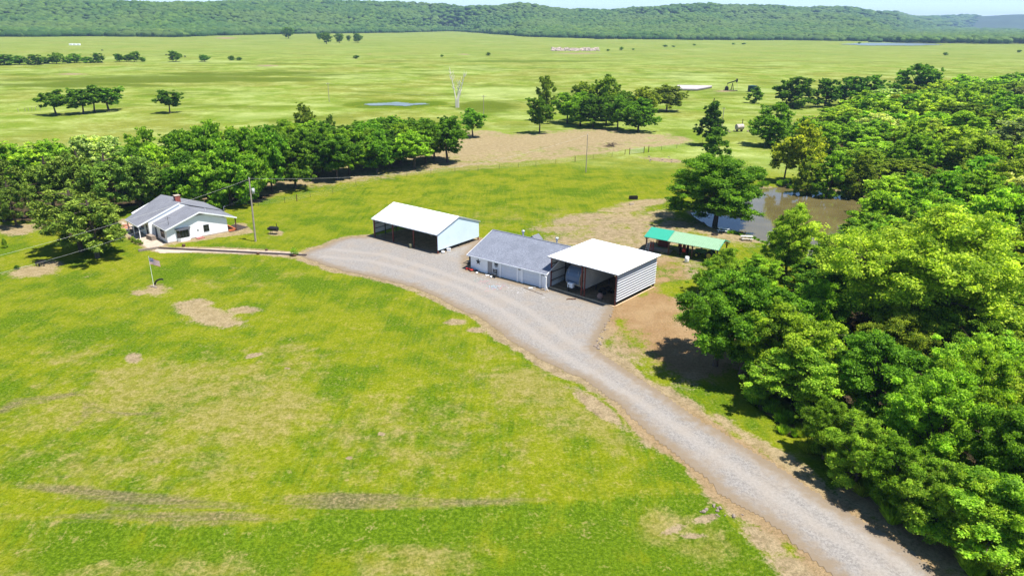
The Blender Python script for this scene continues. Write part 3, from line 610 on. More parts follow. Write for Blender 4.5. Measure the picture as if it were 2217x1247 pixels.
def tree_at(P, h, r, style, colour, label, group, name='broadleaf_tree', cat='tree', detail=None, sq=None):
    d = math.hypot(P[0], P[1] ); detail = detail or ('near' if d < 125 else ('mid' if d < 330 else 'far'))
    NT[0] += 1; tm, cm = proto(style, detail, trnd.randrange(100))
    e = thing(name, (P[0], P[1], P[2] - .05), trnd.uniform(0, 6.28), label, cat, group)
    c = COLS[colour]; j = trnd.uniform(.82, 1.2); j2 = trnd.uniform(.9, 1.15)
    for nm, me in (('trunk', tm), ('crown', cm)):
        o = bpy.data.objects.new(nm, me); col.objects.link(o); o.parent = e
        o.scale = (r / 5.6, r / 5.6, h / 12.2)
        if nm == 'crown': o.color = (c[0] * j * j2, c[1] * j, c[2] * j, 1)
    return e
def tree(bx, by, ty, wpx, style, colour, label, group=None, name='broadleaf_tree', detail=None):
    P = gp(bx, by); h = z_for(P, ty) - P[2]; r = wpx / 2 * depth(P) / F
    return tree_at(P, h, r, style, colour, label, group, name, 'pine' if name == 'pine_tree' else 'tree', detail)
# -- lone trees out in the pasture
GP = 'trees out in the pasture'
tree(122, 250, 194, 78, 'spread', 'deep', 'leftmost tree of the loose clump standing in the pasture', GP)
tree(181, 247, 186, 72, 'spread', 'deep', 'second tree from the left in the loose pasture clump', GP)
tree(205, 244, 182, 70, 'spread', 'deep', 'third tree from the left in the loose pasture clump', GP)
tree(236, 241, 184, 88, 'spread', 'deep', 'right-hand wide tree with drooping branches in the pasture clump', GP)
tree(368, 245, 192, 64, 'spread', 'deep', 'single flat-topped tree standing alone in the open pasture', GP)
GH = 'trees in the far hedge line across the pasture'
for x, b, t, wd in ((-25, 141, 116, 50), (10, 141, 116, 46), (42, 140, 119, 40), (76, 140, 116, 36), (98, 138, 122, 34), (123, 138, 112, 34), (146, 137, 122, 26), (162, 136, 114, 32), (188, 136, 122, 30), (212, 136, 113, 30)):
    tree(x, b, t, wd, 'low', trnd.choice(['deep', 'mid']), 'dark bushy tree in the continuous hedge line at the far left', GH)
for x, b, t, wd, lb in ((259, 134, 115, 24, 'left tree of the short four-tree clump beyond the pasture'), (275, 134, 117, 22, 'second tree of the short four-tree clump beyond the pasture'), (291, 134, 110, 28, 'tallest tree of the short four-tree clump beyond the pasture'), (309, 134, 123, 16, 'smallest tree at the right end of the four-tree clump'),
                      (381, 133, 109, 34, 'round tree alone between two grazing cows'), (443, 133, 118, 30, 'low dark round bush right of the tree beside the cows'), (501, 131, 120, 16, 'small dark bush left of a paler one far out in the field'), (518, 131, 123, 14, 'small pale bush right of a darker one far out in the field'),
                      (625, 84, 57, 32, 'dark tree standing just clear of the forest edge'), (691, 88, 70, 14, 'slim tree at the left of the far four-tree clump'), (707, 96, 68, 28, 'broad dark tree of the far four-tree clump'), (735, 94, 71, 24, 'middle tree of the far four-tree clump'), (755, 91, 76, 12, 'smallest tree of the far four-tree clump'), (775, 93, 71, 26, 'right-hand tree of the far four-tree clump'),
                      (1035, 71, 52, 20, 'dark tree at the corner where the field meets the forest'), (771, 128, 119, 14, 'low round bush below the far four-tree clump'), (1057, 121, 113, 11, 'tiny round bush in the field left of the rubble pile'), (957, 123, 118, 8, 'tiny bush beside the small bare patch far out'), (1316, 111, 106, 8, 'tiny bush at the right end of the rubble pile'), (1345, 110, 101, 9, 'thin small tree right of the rubble pile'),
                      (1440, 103, 97, 11, 'left of two small bushes right of the rubble pile'), (1371, 109, 105, 7, 'tiny bush between the rubble pile and two small bushes'), (1458, 103, 99, 10, 'right of two small bushes right of the rubble pile'), (1503, 100, 95, 7, 'tiny bush in the field left of the far pond'), (1588, 97, 93, 8, 'left tiny bush of a pair near the far pond'), (1610, 97, 93, 10, 'right tiny bush of a pair near the far pond'),
                      (2047, 120, 113, 11, 'small round bush alone in the open field at the right'), (2206, 114, 108, 11, 'small bush at the right edge of the open field'), (1860, 96, 91, 8, 'tiny bush at the near edge of the far pond')):
    bush = (b - t) < 12
    tree(x, b, t, wd, 'low' if bush else 'round', 'deep' if wd > 9 else 'mid', lb, None, 'shrub' if bush else 'broadleaf_tree')
# -- pines round the house
tree(176, 545, 402, 190, 'pine', 'pine', 'left of the two yard pines shading the lawn before the patio', None, 'pine_tree')
tree(212, 558, 424, 175, 'pine', 'pine', 'right of the two yard pines, nearer the patio', None, 'pine_tree')
GPi = 'pines behind the house'
for x, b, t, wd in ((-45, 478, 300, 130), (10, 480, 322, 115), (36, 490, 385, 90), (120, 462, 330, 120), (190, 462, 318, 140), (248, 462, 322, 150), (305, 452, 328, 130), (350, 440, 345, 90)):
    tree(x, b, t, wd, 'pine', 'pine', 'dark pine in the dense stand behind and left of the house', GPi, 'pine_tree')
GB = 'broadleaf trees in the belt behind the house'
for x, b, t, wd in ((-60, 420, 290, 120), (-5, 415, 290, 110), (45, 410, 302, 110), (92, 408, 298, 115), (135, 404, 292, 110), (180, 400, 288, 110), (222, 396, 285, 115), (262, 392, 288, 100), (300, 390, 290, 110), (20, 370, 300, 90), (110, 365, 296, 90)):
    tree(x, b, t, wd, 'low', trnd.choice(['lime', 'fresh', 'flower']), 'pale green broadleaf tree at the left end of the belt', GB)
for x, b, t, wd in ((335, 400, 268, 90), (345, 425, 300, 110), (385, 415, 280, 110), (425, 425, 268, 100), (462, 420, 256, 100), (400, 445, 322, 110), (455, 452, 315, 125), (500, 445, 295, 120), (520, 405, 272, 90), (548, 425, 262, 105), (590, 415, 260, 90), (478, 400, 252, 95), (300, 420, 310, 100), (440, 390, 262, 90), (395, 385, 272, 90), (510, 385, 268, 80)):
    tree(x, b, t, wd, 'low' if x < 530 else 'round', trnd.choice(['mid', 'deep', 'mid', 'fresh']), 'deep green broadleaf tree in the middle of the belt behind the house', GB)
tree(540, 436, 320, 105, 'low', 'mid', 'rounded bright green tree beside the utility pole', None)
tree(665, 300, 223, 52, 'tall', 'olive', 'olive green tree rising above the middle of the belt', None)
tree(716, 300, 248, 26, 'tall', 'deep', 'small dark treetop just right of the olive tree', None)
GG = 'planted trees of the grove by the bare field'
for x, b, wd in ((614, 388, 90), (640, 408, 92), (659, 378, 90), (690, 385, 80), (700, 372, 80), (730, 390, 90), (757, 379, 88), (788, 370, 84), (817, 375, 86), (842, 364, 80), (867, 358, 84), (897, 367, 88), (922, 355, 84), (640, 352, 84), (676, 350, 80), (712, 352, 84), (748, 350, 80), (784, 346, 84), (818, 342, 84), (853, 338, 84), (888, 334, 84), (924, 332, 80), (800, 358, 80), (600, 360, 84), (940, 345, 70), (866, 352, 84), (575, 372, 84), (620, 330, 80)):
    tree(x, b, b - trnd.uniform(94, 114) * (150 / (b - 225)) ** -.6 * 1.0, wd * 1.12, trnd.choice(['round', 'round', 'spread']), trnd.choice(['deep', 'mid', 'mid', 'fresh']), 'leafy tree in the planted grove beside the bare field', GG)
tree(969, 353, 243, 104, 'spread', 'mid', 'nearest spreading tree at the right end of the grove', None)
tree(1024, 298, 233, 66, 'spread', 'mid', 'separate small tree right behind the end of the grove', None)
# -- middle grove
tree(1168, 289, 204, 62, 'round', 'deep', 'single tree on a thin trunk at the edge of the bare field', None)
tree(1182, 262, 156, 46, 'tall', 'olive', 'tall narrow tree with a thin upright top', None)
for x, b, t, wd, st, cl, lb in ((1228, 268, 197, 66, 'round', 'deep', 'left dark tree of the grove by the bare field'), (1256, 274, 192, 66, 'round', 'deep', 'second dark tree from the left in the grove by the field'), (1284, 278, 199, 62, 'round', 'deep', 'front middle dark tree of the grove by the field'), (1262, 262, 170, 60, 'round', 'olive', 'pale rear tree in the grove left of its tallest'),
                              (1306, 262, 155, 62, 'tall', 'olive', 'tallest tree of the grove by the bare field'), (1337, 281, 200, 56, 'round', 'deep', 'dark narrow tree right of the grove middle'), (1312, 272, 196, 60, 'round', 'deep', 'dark tree between the two front trees of the grove'), (1381, 286, 205, 76, 'round', 'deep', 'right-hand front tree of the grove, low dark crown'), (1394, 262, 182, 62, 'tall', 'olive', 'pale tree behind the right-hand front tree'), (1443, 242, 179, 66, 'tall', 'olive', 'pale tree standing apart at the right of the grove'), (1345, 262, 190, 50, 'round', 'deep', 'dark rear tree in the right half of the grove')):
    tree(x, b, t, wd * 1.15, 'round' if st == 'tall' and wd > 60 else st, 'mid' if cl == 'deep' and wd > 62 else cl, lb, 'trees of the grove by the bare field')
tree(1536, 316, 211, 84, 'cone', 'dark', 'ragged dark tree in front of the old tank and pole', None)
tree(1546, 346, 268, 78, 'cone', 'deep', 'small dark tree just above the large round pond tree', None)
tree(1548, 482, 328, 222, 'round', 'mid', 'large round tree on the near bank of the pond', None, detail='near')
tree(1634, 224, 184, 46, 'cone', 'deep', 'small bushy tree beside the dark green tank', None)
for x, b, t, wd, lb in ((1716, 232, 160, 92, 'broad dark tree at the left end of the far wood row'), (1785, 232, 165, 62, 'second dark tree in the far wood row'), (1838, 230, 160, 74, 'third tree of the far wood row'), (1885, 228, 158, 70, 'fourth tree of the far wood row'), (1978, 215, 131, 92, 'tallest rounded tree rising above the far wood'), (1936, 225, 178, 50, 'small dark tree left of the tallest far tree')):
    tree(x, b, t, wd, 'low', 'deep', lb, None)
tree(1672, 318, 218, 106, 'low', 'mid', 'broad dark green tree behind the yellow willows', None)
tree(1745, 310, 245, 80, 'low', 'mid', 'green tree behind the taller yellow willow', None)
tree(1697, 393, 292, 88, 'tall', 'willow', 'front yellow-green willow with bare leaning trunks by the pond', None, 'willow_tree')
tree(1738, 398, 262, 96, 'tall', 'willow', 'taller yellow-green willow behind the front one by the pond', None, 'willow_tree')
tree(1800, 335, 262, 85, 'low', 'fresh', 'light green tree right behind the taller willow', None)
tree(1832, 300, 236, 80, 'low', 'mid', 'green tree where the wood meets the far row', None)
tree(1745, 418, 325, 62, 'low', 'olive', 'olive bush-like tree at the far corner of the pond', None)
tree(1795, 420, 318, 95, 'low', 'mid', 'mid green tree leaning over the far bank of the pond', None)
tree(1850, 425, 330, 90, 'low', 'olive', 'olive green tree over the right corner of the pond', None)
# -- notable trees of the near wood
tree(1700, 602, 440, 118, 'round', 'lime', 'slender forked tree standing between shed and pond', None, detail='near')
tree(1560, 640, 528, 130, 'low', 'fresh', 'bushy tree hiding the right end of the green-roofed shelter', None, detail='near')
tree(1640, 620, 545, 100, 'low', 'fresh', 'leafy tree between the shelter and the forked tree', None, detail='near')
tree(1975, 765, 424, 400, 'round', 'lime', 'largest tree of the near wood with a dark open trunk', None, detail='big')
tree(1605, 812, 566, 250, 'low', 'mid', 'broad leafy tree just right of the one overhanging the bare soil', None, detail='near')
tree(1548, 792, 585, 215, 'spread', 'mid', 'dark open tree whose left boughs overhang the bare soil', None, detail='near')
tree(1690, 850, 640, 230, 'low', 'fresh', 'full leafy tree at the corner of the wood above the creek', None, detail='near')
tree(1830, 640, 490, 170, 'low', 'lime', 'pale yellow-green tree left of the largest tree', None, detail='near')
# -- the wood itself
WOOD = poly((1668, 845), (1690, 760), (1690, 690), (1760, 640), (1850, 590), (1925, 530), (1935, 450), (1880, 395), (1820, 335), (1790, 300), (1810, 258), (1890, 232), (2000, 214), (2217, 200), (2420, 196), (2480, 500), (2560, 900), (2560, 1500), (2400, 1420), (2230, 1270), (2080, 1185), (1930, 1105), (1830, 1030), (1735, 940))
lo, hi = WOOD.min(0), WOOD.max(0); pts = []; rr_ = random.Random(12)
big = G(1975, 765)[:2]
for _ in range(30000):
    p = np.array([rr_.uniform(lo[0], hi[0]), rr_.uniform(lo[1], hi[1])]); d = math.hypot(*p)
    md = 5.6 if d < 95 else (7.6 if d < 160 else (10.5 if d < 230 else 13.5))
    if np.hypot(*(p - big)) < 6.5: continue
    if any((p[0] - q[0]) ** 2 + (p[1] - q[1]) ** 2 < md * md for q in pts): continue
    if sdpoly(p[None], WOOD)[0] > -.5: continue
    x, y = proj([p[0], p[1], 6])
    if x > 2217 + 400 or y > 1900: continue
    pts.append(p)
print('wood trees', len(pts))
for p in pts:
    s = -sdpoly(p[None], WOOD)[0]; d = math.hypot(*p); edge = ss(0, 9, s)
    h = (6.5 + 5.5 * edge) * rr_.uniform(.82, 1.2) * (1.0 if d < 110 else .95); r = rr_.uniform(3.9, 5.4) * (1 if d < 95 else (1.3 if d < 160 else (1.6 if d < 230 else 1.9)))
    if np.hypot(*(p - big)) < 14 and p[1] < big[1]: h = min(h, 8.5)
    cl = rr_.choices(['fresh', 'lime', 'mid', 'deep', 'olive', 'flower', 'grey', 'willow'], [30, 22, 20, 5, 12, 7, 2, 0 if d < 120 else 1])[0]
    z = hz1(*p); where = 'beside the gravel drive' if d < 75 else ('right of the pond' if d < 160 else 'towards the far pasture')
    what = {'fresh': 'bright green', 'lime': 'yellow-green', 'mid': 'mid green', 'deep': 'dark green', 'olive': 'olive green', 'flower': 'pale flowering', 'grey': 'silvery green', 'willow': 'yellowish'}[cl]
    tree_at((p[0], p[1], z), h, r, rr_.choice(['low', 'low', 'round', 'round', 'spread']) if s > 5 else 'low', cl, '%s tree in the dense wood, %s' % (what, where), '%s trees in the wood %s' % (what, where), detail='near' if d < 95 else ('mid' if d < 260 else 'far'))
exec_objects = True
for k, (x, y, t, wd) in enumerate(((2100, 1190, 1020, 190), (2010, 1150, 985, 170), (1925, 1100, 930, 160), (2190, 1225, 1050, 200), (1850, 1050, 890, 150), (1782, 992, 850, 130))):
    tree(x, y, t, wd, 'low', ['fresh', 'lime', 'mid'][k % 3], 'low bushy tree on the outer edge of the wood beside the drive', 'low bushy trees on the wood edge', detail='near')
for x, y, t, wd in ((1895, 515, 405, 130), (1868, 560, 452, 130), (1915, 470, 370, 120), (1800, 590, 500, 110)):
    tree(x, y, t, wd, 'low', trnd.choice(['fresh', 'lime']), 'bright green tree crowding the right bank of the pond', 'trees crowding the right bank of the pond', detail='mid')
# ---- bare trees
def bare(name, P, h, r, mat, seed, label, lean=(0, 0), forks=3, levels=4, fat=.03):
    rnd = random.Random(seed); e = thing(name, P, 0, label, 'tree'); mb = MB(); mt = MB()
    def grow(p, d, L, rad, lv):
        q = p; pts = [p]; rs = [rad]
        for i in range(3):
            d = (d + Vector((rnd.gauss(0, .13), rnd.gauss(0, .13), rnd.gauss(.03, .05)))).normalized(); q = q + d * L / 3; pts.append(q); rs.append(rad * (1 - .22 * (i + 1)))
        (mt if lv == levels else mb).tube(pts, rs, 5, caps=False)
        if lv > 0:
            for i in range(forks):
                ax = Vector((rnd.gauss(0, 1), rnd.gauss(0, 1), rnd.uniform(-.1, .7))); nd = (d + ax.normalized() * rnd.uniform(.35, .8)).normalized(); grow(pts[rnd.choice([1, 2, 3])], nd, L * rnd.uniform(.5, .78), rs[2] * .62, lv - 1)
    grow(Vector((0, 0, -.3)), Vector((lean[0], lean[1], 1)).normalized(), h * .42, h * fat, levels)
    mt.build('trunk', mat, e); mb.build('branch', mat, e)
P = gp(990, 234); dt = thing('dead_tree', P, 0, 'tall bleached dead tree standing by the small marsh pool', 'tree'); hd = z_for(P, 148); rb = random.Random(3)
mt_ = MB(); bt_ = MB()
for sx, dx, hh in ((-.5, -2.6, 1.0), (.5, 3.0, .88), (.1, 1.2, .7)):
    st_ = [(sx, 0, -.2), (sx * 1.2, 0, hd * .22), (sx + dx * .35, .3, hd * .5 * hh), (sx + dx * .7, .2, hd * .75 * hh), (sx + dx, 0, hd * hh)]; mt_.tube(st_, [.34, .28, .22, .15, .06], 7)
    for k in range(14):
        f_ = rb.uniform(.25, .95); i_ = min(3, int(f_ * 4)); a_ = Vector(st_[i_]).lerp(Vector(st_[i_ + 1]), f_ * 4 - i_); d_ = Vector((rb.uniform(-1.3, 1.3), rb.uniform(-1, 1), rb.uniform(1.0, 2.8))); bt_.tube([a_, a_ + d_ * .5 + Vector((d_.x * .2, 0, 0)), a_ + d_], [.11, .08, .03], 5, caps=False)
mt_.build('trunk', M['pale_bark'], dt); bt_.build('branch', M['pale_bark'], dt)
P = gp(1655, 318); bare('dead_bush', P, 7.5, 4, simple('grey_twigs', (.30, .26, .24), .9), 9, 'bare grey leafless bush behind the yellow willows', forks=4, levels=4, fat=.012)
P = gp(2180, 1085); bare('dead_tree', P, 9.5, 4, M['pale_bark'], 12, 'bare pale leaning snag over brush at the wood edge', (-.35, .1), forks=2, levels=3, fat=.012)
P = gp(2160, 620); bare('dead_tree', P, 13, 4, M['pale_bark'], 17, 'thin bare branches poking from the wood by the largest tree', (.1, .1), forks=3, levels=3, fat=.008)
# ================================================================ BUILDINGS
def fr(px, py, deg, name, label, cat, group=None):
    P = gp(px, py); return thing(name, P, R(deg), label, cat, group)
def local(px, py, e):
    """ground point seen at (px,py), in the frame of thing e"""
    P = G(px, py); c, s_ = math.cos(e.rotation_euler.z), math.sin(e.rotation_euler.z); d = P[:2] - np.array(e.location[:2]); return c * d[0] + s_ * d[1], -s_ * d[0] + c * d[1]
def ribs(x0, x1, n, amp):
    """corrugated profile between x0 and x1 -> list of (x, offset)"""
    out = []; w_ = (x1 - x0) / n
    for i in range(n): out += [(x0 + i * w_, 0), (x0 + (i + .3) * w_, 0), (x0 + (i + .45) * w_, amp), (x0 + (i + .85) * w_, amp)]
    out.append((x1, 0)); return out
def ribbed_roof(mb, x0, x1, lines, n, amp=.03, th=.04):
    """lines: list of (y,z) down the slope; ribs run with the slope"""
    pr = ribs(x0, x1, n, amp); vs = []; fs = []; L = len(lines)
    for x, o in pr:
        for y, z in lines: vs.append((x, y, z + o))
    for i in range(len(pr) - 1):
        for j in range(L - 1): fs.append((i * L + j, (i + 1) * L + j, (i + 1) * L + j + 1, i * L + j + 1))
    mb.add(vs, fs)
    for j in range(L - 1): mb.slab([(x0, lines[j][0], lines[j][1] - .01), (x1, lines[j][0], lines[j][1] - .01), (x1, lines[j + 1][0], lines[j + 1][1] - .01), (x0, lines[j + 1][0], lines[j + 1][1] - .01)], th)
# ---- white open carport
cp = fr(809.8, 513.3, -37.5, 'carport', 'large white metal carport with gabled roof and two open long sides', 'carport')
L, D, E0, RZ = 15.45, 10.4, 3.42, 5.28; ym = D / 2
mb = MB(); ribbed_roof(mb, -.15, L + .12, [(-.22, E0 - .06), (ym, RZ), (D + .22, E0 - .06)], 46, .025, .07); mb.build('roof', M['white_metal'], cp)
mb = MB(); gab = lambda zb: [(0, zb), (D, zb), (D, E0 - .06), (ym, RZ - .08), (0, E0 - .06)]
mb.prism(gab(.62), 'x', L - .04, L + .02); mb.build('end_wall', M['blue_white'], cp)['label'] = 'pale blue end wall stopping short of the ground'
mb = MB().prism(gab(.62), 'x', -.02, .03); mb.build('end_wall', M['inner_panel'], cp)
mb = MB()
for x in (.09, L - .1):
    for z in (.66, 1.5, 2.35, 3.2): mb.box(x - .05, x + .05, .1, D - .1, z, z + .09)
    for y in (.05, D * .25, ym, D * .75, D - .15): mb.box(x - .06, x + .06, y, y + .12, .0, E0 + (RZ - E0) * (1 - abs(y - ym) / ym) - .12)
mb.build('wall_frame', M['dark_steel'], cp)
for x in (.06, 4.75, 9.75, L - .18):
    for y in (.02, D - .16): MB().box(x, x + .16, y, y + .16, -.1, E0 - .08).build('post', M['red_oxide'], cp)
mb = MB()
for x in (.2, 4.85, 9.85, L - .2): mb.prism([(.1, E0 - .28), (D - .1, E0 - .28), (D - .1, E0 - .12), (ym, RZ - .16), (.1, E0 - .12)], 'x', x - .05, x + .05)
for k in range(1, 8): y = k * D / 8; z = E0 + (RZ - E0) * (1 - abs(y - ym) / ym) - .2; mb.box(.1, L - .1, y - .04, y + .04, z, z + .08)
mb.build('roof_frame', M['dark_steel'], cp)
mb = MB(); mb.box(-.15, L + .12, -.28, -.22, E0 - .2, E0 - .03); mb.box(-.15, L + .12, D + .22, D + .28, E0 - .2, E0 - .03); mb.build('eave_trim', M['white_paint'], cp)
mb = MB()
for x in (-.17, L + .12):
    mb.prism([(-.26, E0 - .12), (ym, RZ - .06), (D + .26, E0 - .12), (D + .26, E0 + .0), (ym, RZ + .06), (-.26, E0 + .0)], 'x', x, x + .05)
mb.build('gable_trim', M['grey_metal'], cp)
# ---- travel trailer / tall two-bay shed
sh = fr(1191, 621, -41, 'equipment_shed', 'tall two-bay white metal shed with flat roof beside the gravel drive', 'shed')
W, D, ZF, ZB = 11.15, 10.2, 4.72, 4.86
for x0, x1, dz in ((-.25, 5.62, 0), (5.64, W + .5, .06)):
    mb = MB(); ribbed_roof(mb, x0, x1, [(-.55, ZF + dz), (D + .4, ZB + dz)], 18, .025, .08); mb.build('roof_panel', M['white_metal'], sh)
def ribwall(x, y0, y1, z0, z1, n, amp, mat, name, lab=None):
    pr = []; w_ = (z1 - z0) / n; s = 1 if amp > 0 else -1
    for i in range(n): pr += [(x, z0 + i * w_), (x, z0 + (i + .1) * w_), (x + amp, z0 + (i + .42) * w_), (x + amp, z0 + (i + .62) * w_)]
    pr.append((x, z1)); vs = [(a, y0, b) for a, b in pr] + [(a, y1, b) for a, b in pr]; n_ = len(pr)
    o = MB().add(vs, [(i, i + n_, i + n_ + 1, i + 1) for i in range(n_ - 1)]).build(name, mat, sh)
    md = o.modifiers.new('thickness', 'SOLIDIFY'); md.thickness = .02
    if lab: o['label'] = lab
    return o
ribwall(W, .02, D, .55, ZF - .05, 11, .19, simple('ribbed_wall_metal', (.50, .51, .53), .45, 0, .04, .8), 'side_wall', 'white horizontally ribbed outer side wall')
MB().prism([(-.56, ZF + .11), (D + .4, ZB + .11), (D + .4, ZB + .15), (-.56, ZF + .15)], 'x', 5.58, 5.68).build('roof_seam', M['grey_metal'], sh)
ribwall(5.72, .1, D, .95, ZF - .1, 20, .06, M['inner_panel'], 'partition_wall')
MB().box(-.03, .02, .05, D, .6, ZF - .08).build('side_wall', M['inner_panel'], sh)
MB().box(0, W, D - .04, D + .02, .15, ZB - .08).build('back_wall', M['inner_panel'], sh)
mb = MB()
for x in (.1, 5.62, W - .1):
    for z in (.95, 2.2, 3.45): mb.box(x - .04, x + .04, .1, D - .1, z, z + .1)
    for y in (D * .33, D * .66, D - .2): mb.box(x - .06, x + .06, y, y + .14, 0, ZF - .12)
mb.build('wall_frame', M['dark_steel'], sh)
for x in (.0, 5.4, 5.92, W - .14): MB().box(x, x + .14, .0, .14, -.1, ZF - .08).build('post', M['red_oxide'], sh)
for x in (.0, 5.5, W - .14): MB().box(x, x + .14, D - .16, D - .02, -.1, ZB - .1).build('post', M['red_oxide'], sh)
MB().box(5.54, 5.92, .03, .1, .95, 1.04).box(5.54, 5.92, .03, .1, .02, .1).build('post_tie', M['red_oxide'], sh)
mb = MB(); mb.box(-.25, W + .3, -.53, -.44, ZF - .16, ZF - .1); mb.box(-.1, W, .0, .12, ZF - .3, ZF - .12); mb.build('roof_beam', M['dark_steel'], sh)
mb = MB(); rn = random.Random(3)
for k in range(12):
    x = k * W / 12; mb.box(x, x + W / 12 + .02, -.32 + rn.uniform(-.08, .05), -.04, -.05, .1 + rn.uniform(-.02, .03))
mb.build('sill_boards', M['tan_sand'], sh); MB().box(W - .04, W + .12, 0, D, -.05, .1).build('sill_boards', M['tan_sand'], sh)
FLs = sh.location; 
def in_frame(e, x, y, z=0):
    c, s_ = math.cos(e.rotation_euler.z), math.sin(e.rotation_euler.z); return (e.location[0] + c * x - s_ * y, e.location[1] + s_ * x + c * y, e.location[2] + z)
# travel trailer parked in the left bay
tt = thing('travel_trailer', in_frame(sh, 2.0, .9), R(-41), 'slate blue and beige travel trailer parked nose-out in the left shed bay', 'travel trailer')
prof = [(.62, .62), (.35, .75), (.12, 1.15), (.0, 1.6), (.06, 2.1), (.28, 2.6), (.62, 3.02), (1.1, 3.3), (1.7, 3.38), (8.3, 3.38), (8.35, .62)]
MB().prism([(y, z) for y, z in prof], 'x', 0, 2.5).build('body', M['trailer_beige'], tt, .05)
mb = MB(); fp = [(.10, 1.12), (-.02, 1.6), (.04, 2.1), (.26, 2.62), (.61, 3.05), (1.1, 3.34)]
for x0, x1 in ((.08, 2.42),):
    vs = [(x0 + .0 * i, y - .02, z) for i, (y, z) in enumerate(fp)] + [(x1, y - .02, z) for y, z in fp] ; n_ = len(fp); mb.add(vs, [(i, i + n_, i + n_ + 1, i + 1) for i in range(n_ - 1)])
o = mb.build('front_cap', M['trailer_blue'], tt); o.modifiers.new('t', 'SOLIDIFY').thickness = .04
mb = MB(); cr = [(.55 + 1.4 * k / 10, 1.42 - .16 * math.sin(math.pi * k / 10)) for k in range(11)]; mb.tube([(x, -.07, z) for x, z in cr], .035, 5); mb.build('front_accent', M['dark_trim'], tt)
mb = MB(); mb.tube([(.18 + .25 * math.sin(k / 8 * 1.5), -.06 + .04 * k, 1.15 + .23 * k) for k in range(9)], .025, 5); mb.tube([(2.32 - .25 * math.sin(k / 8 * 1.5), -.06 + .04 * k, 1.15 + .23 * k) for k in range(9)], .025, 5); mb.build('side_stripe', M['grey_metal'], tt)
MB().box(.05, 2.45, .5, 8.2, .45, .64).build('chassis', M['dark_steel'], tt)
mb = MB(); mb.tube([(.4, .6, .5), (1.25, -1.05, .5)], .06, 5); mb.tube([(2.1, .6, .5), (1.25, -1.05, .5)], .06, 5); mb.build('tongue', M['dark_steel'], tt)
MB().box(.85, 1.75, -.62, -.12, .62, 1.32).build('propane_cover', M['white_paint'], tt, .04)
mb = MB(); mb.tube([(1.22, -.8, .1), (1.22, -.8, 1.15)], .05, 6); mb.box(1.1, 1.34, -.95, -.68, -.02, .06); mb.build('tongue_jack', M['black'], tt)
MB().box(.9, 1.9, -.1, -.04, 1.2, 1.27).build('step_trim', M['white_paint'], tt)
for x in (.12, 2.3):
    for y in (4.6, 5.5): MB().tube([(x - .1, y, .36), (x + .16, y, .36)], .36, 14).build('wheel', M['rubber'], tt)
MB().box(.9, 1.5, 3.0, 3.6, 3.38, 3.52).build('roof_vent', M['white_paint'], tt, .03)
MB().box(-.02, -.005, 2.2, 3.4, 1.8, 2.5).build('window', M['glass'], tt); MB().box(2.505, 2.52, 2.2, 3.4, 1.8, 2.5).build('window', M['glass'], tt)
def tractor(loc, rz, body, hub, label, scale=1., rops=True, loader=None):
    e = thing('tractor', loc, rz, label, 'tractor'); s = scale
    MB().prism([(-.2 * s, .75 * s), (1.75 * s, .75 * s), (1.8 * s, 1.35 * s), (.1 * s, 1.5 * s), (-.2 * s, 1.35 * s)], 'y', -.28 * s, .28 * s).build('hood', body, e, .04)
    MB().box(-1.3 * s, 0, -.22 * s, .22 * s, .5 * s, 1.0 * s).build('chassis', M['dark_steel'], e)
    mb = MB(); mb.prism([(-1.0 * s, 1.1 * s), (-.5 * s, 1.1 * s), (-.5 * s, 1.25 * s), (-.88 * s, 1.25 * s), (-.98 * s, 1.7 * s), (-1.08 * s, 1.7 * s)], 'y', -.25 * s, .25 * s); mb.build('seat', M['black'], e, .02)
    for x, r, wdt in ((-.85, .72, .2), (1.35, .42, .13)):
        for sy in (-1, 1):
            y = sy * (.62 if r > .5 else .58) * s; wh = MB().tube([((x) * s, y - wdt * s, r * s), ((x) * s, y + wdt * s, r * s)], r * s, 18).build('wheel', M['rubber'], e, .03)
            MB().tube([(x * s, y - (wdt + .02) * s, r * s), (x * s, y + (wdt + .02) * s, r * s)], r * .55 * s, 14).build('rim', hub, wh)
    for sy in (-1, 1): MB().prism([(-1.45 * s, 1.3 * s), (-1.1 * s, 1.62 * s), (-.5 * s, 1.62 * s), (-.3 * s, 1.25 * s), (-.3 * s, 1.2 * s), (-.55 * s, 1.52 * s), (-1.05 * s, 1.52 * s), (-1.4 * s, 1.22 * s)], 'y', (sy * .6 - .17) * s, (sy * .6 + .17) * s).build('fender', body, e)
    mb = MB(); mb.tube([(-.1 * s, 0, 1.45 * s), (-.32 * s, 0, 1.72 * s)], .03 * s, 5); mb.tube([(-.32 * s + .2 * s * math.sin(t) * .3, .2 * s * math.cos(t), 1.72 * s + .18 * s * math.sin(t)) for t in np.linspace(0, 6.2832, 11)], .02 * s, 4); mb.build('steering_wheel', M['black'], e)
    MB().tube([(.9 * s, .12 * s, 1.4 * s), (.9 * s, .12 * s, 2.1 * s)], .035 * s, 6).build('exhaust', M['black'], e)
    if rops: MB().tube([(-1.15 * s, -.5 * s, 1. * s), (-1.2 * s, -.5 * s, 2.35 * s), (-1.2 * s, .5 * s, 2.35 * s), (-1.15 * s, .5 * s, 1. * s)], .045 * s, 6).build('roll_bar', M['black'], e)
    if loader:
        for sy in (-1, 1): MB().tube([(-.2 * s, sy * .42 * s, 1.3 * s), (1.4 * s, sy * .42 * s, 1.75 * s), (2.5 * s, sy * .42 * s, .9 * s)], .06 * s, 5).build('loader_arm', loader, e)
        MB().prism([(2.4 * s, .5 * s), (3.0 * s, .45 * s), (3.0 * s, .5 * s), (2.48 * s, .56 * s), (2.5 * s, 1.1 * s), (2.42 * s, 1.1 * s)], 'y', -.8 * s, .8 * s).build('bucket', loader, e)
    return e
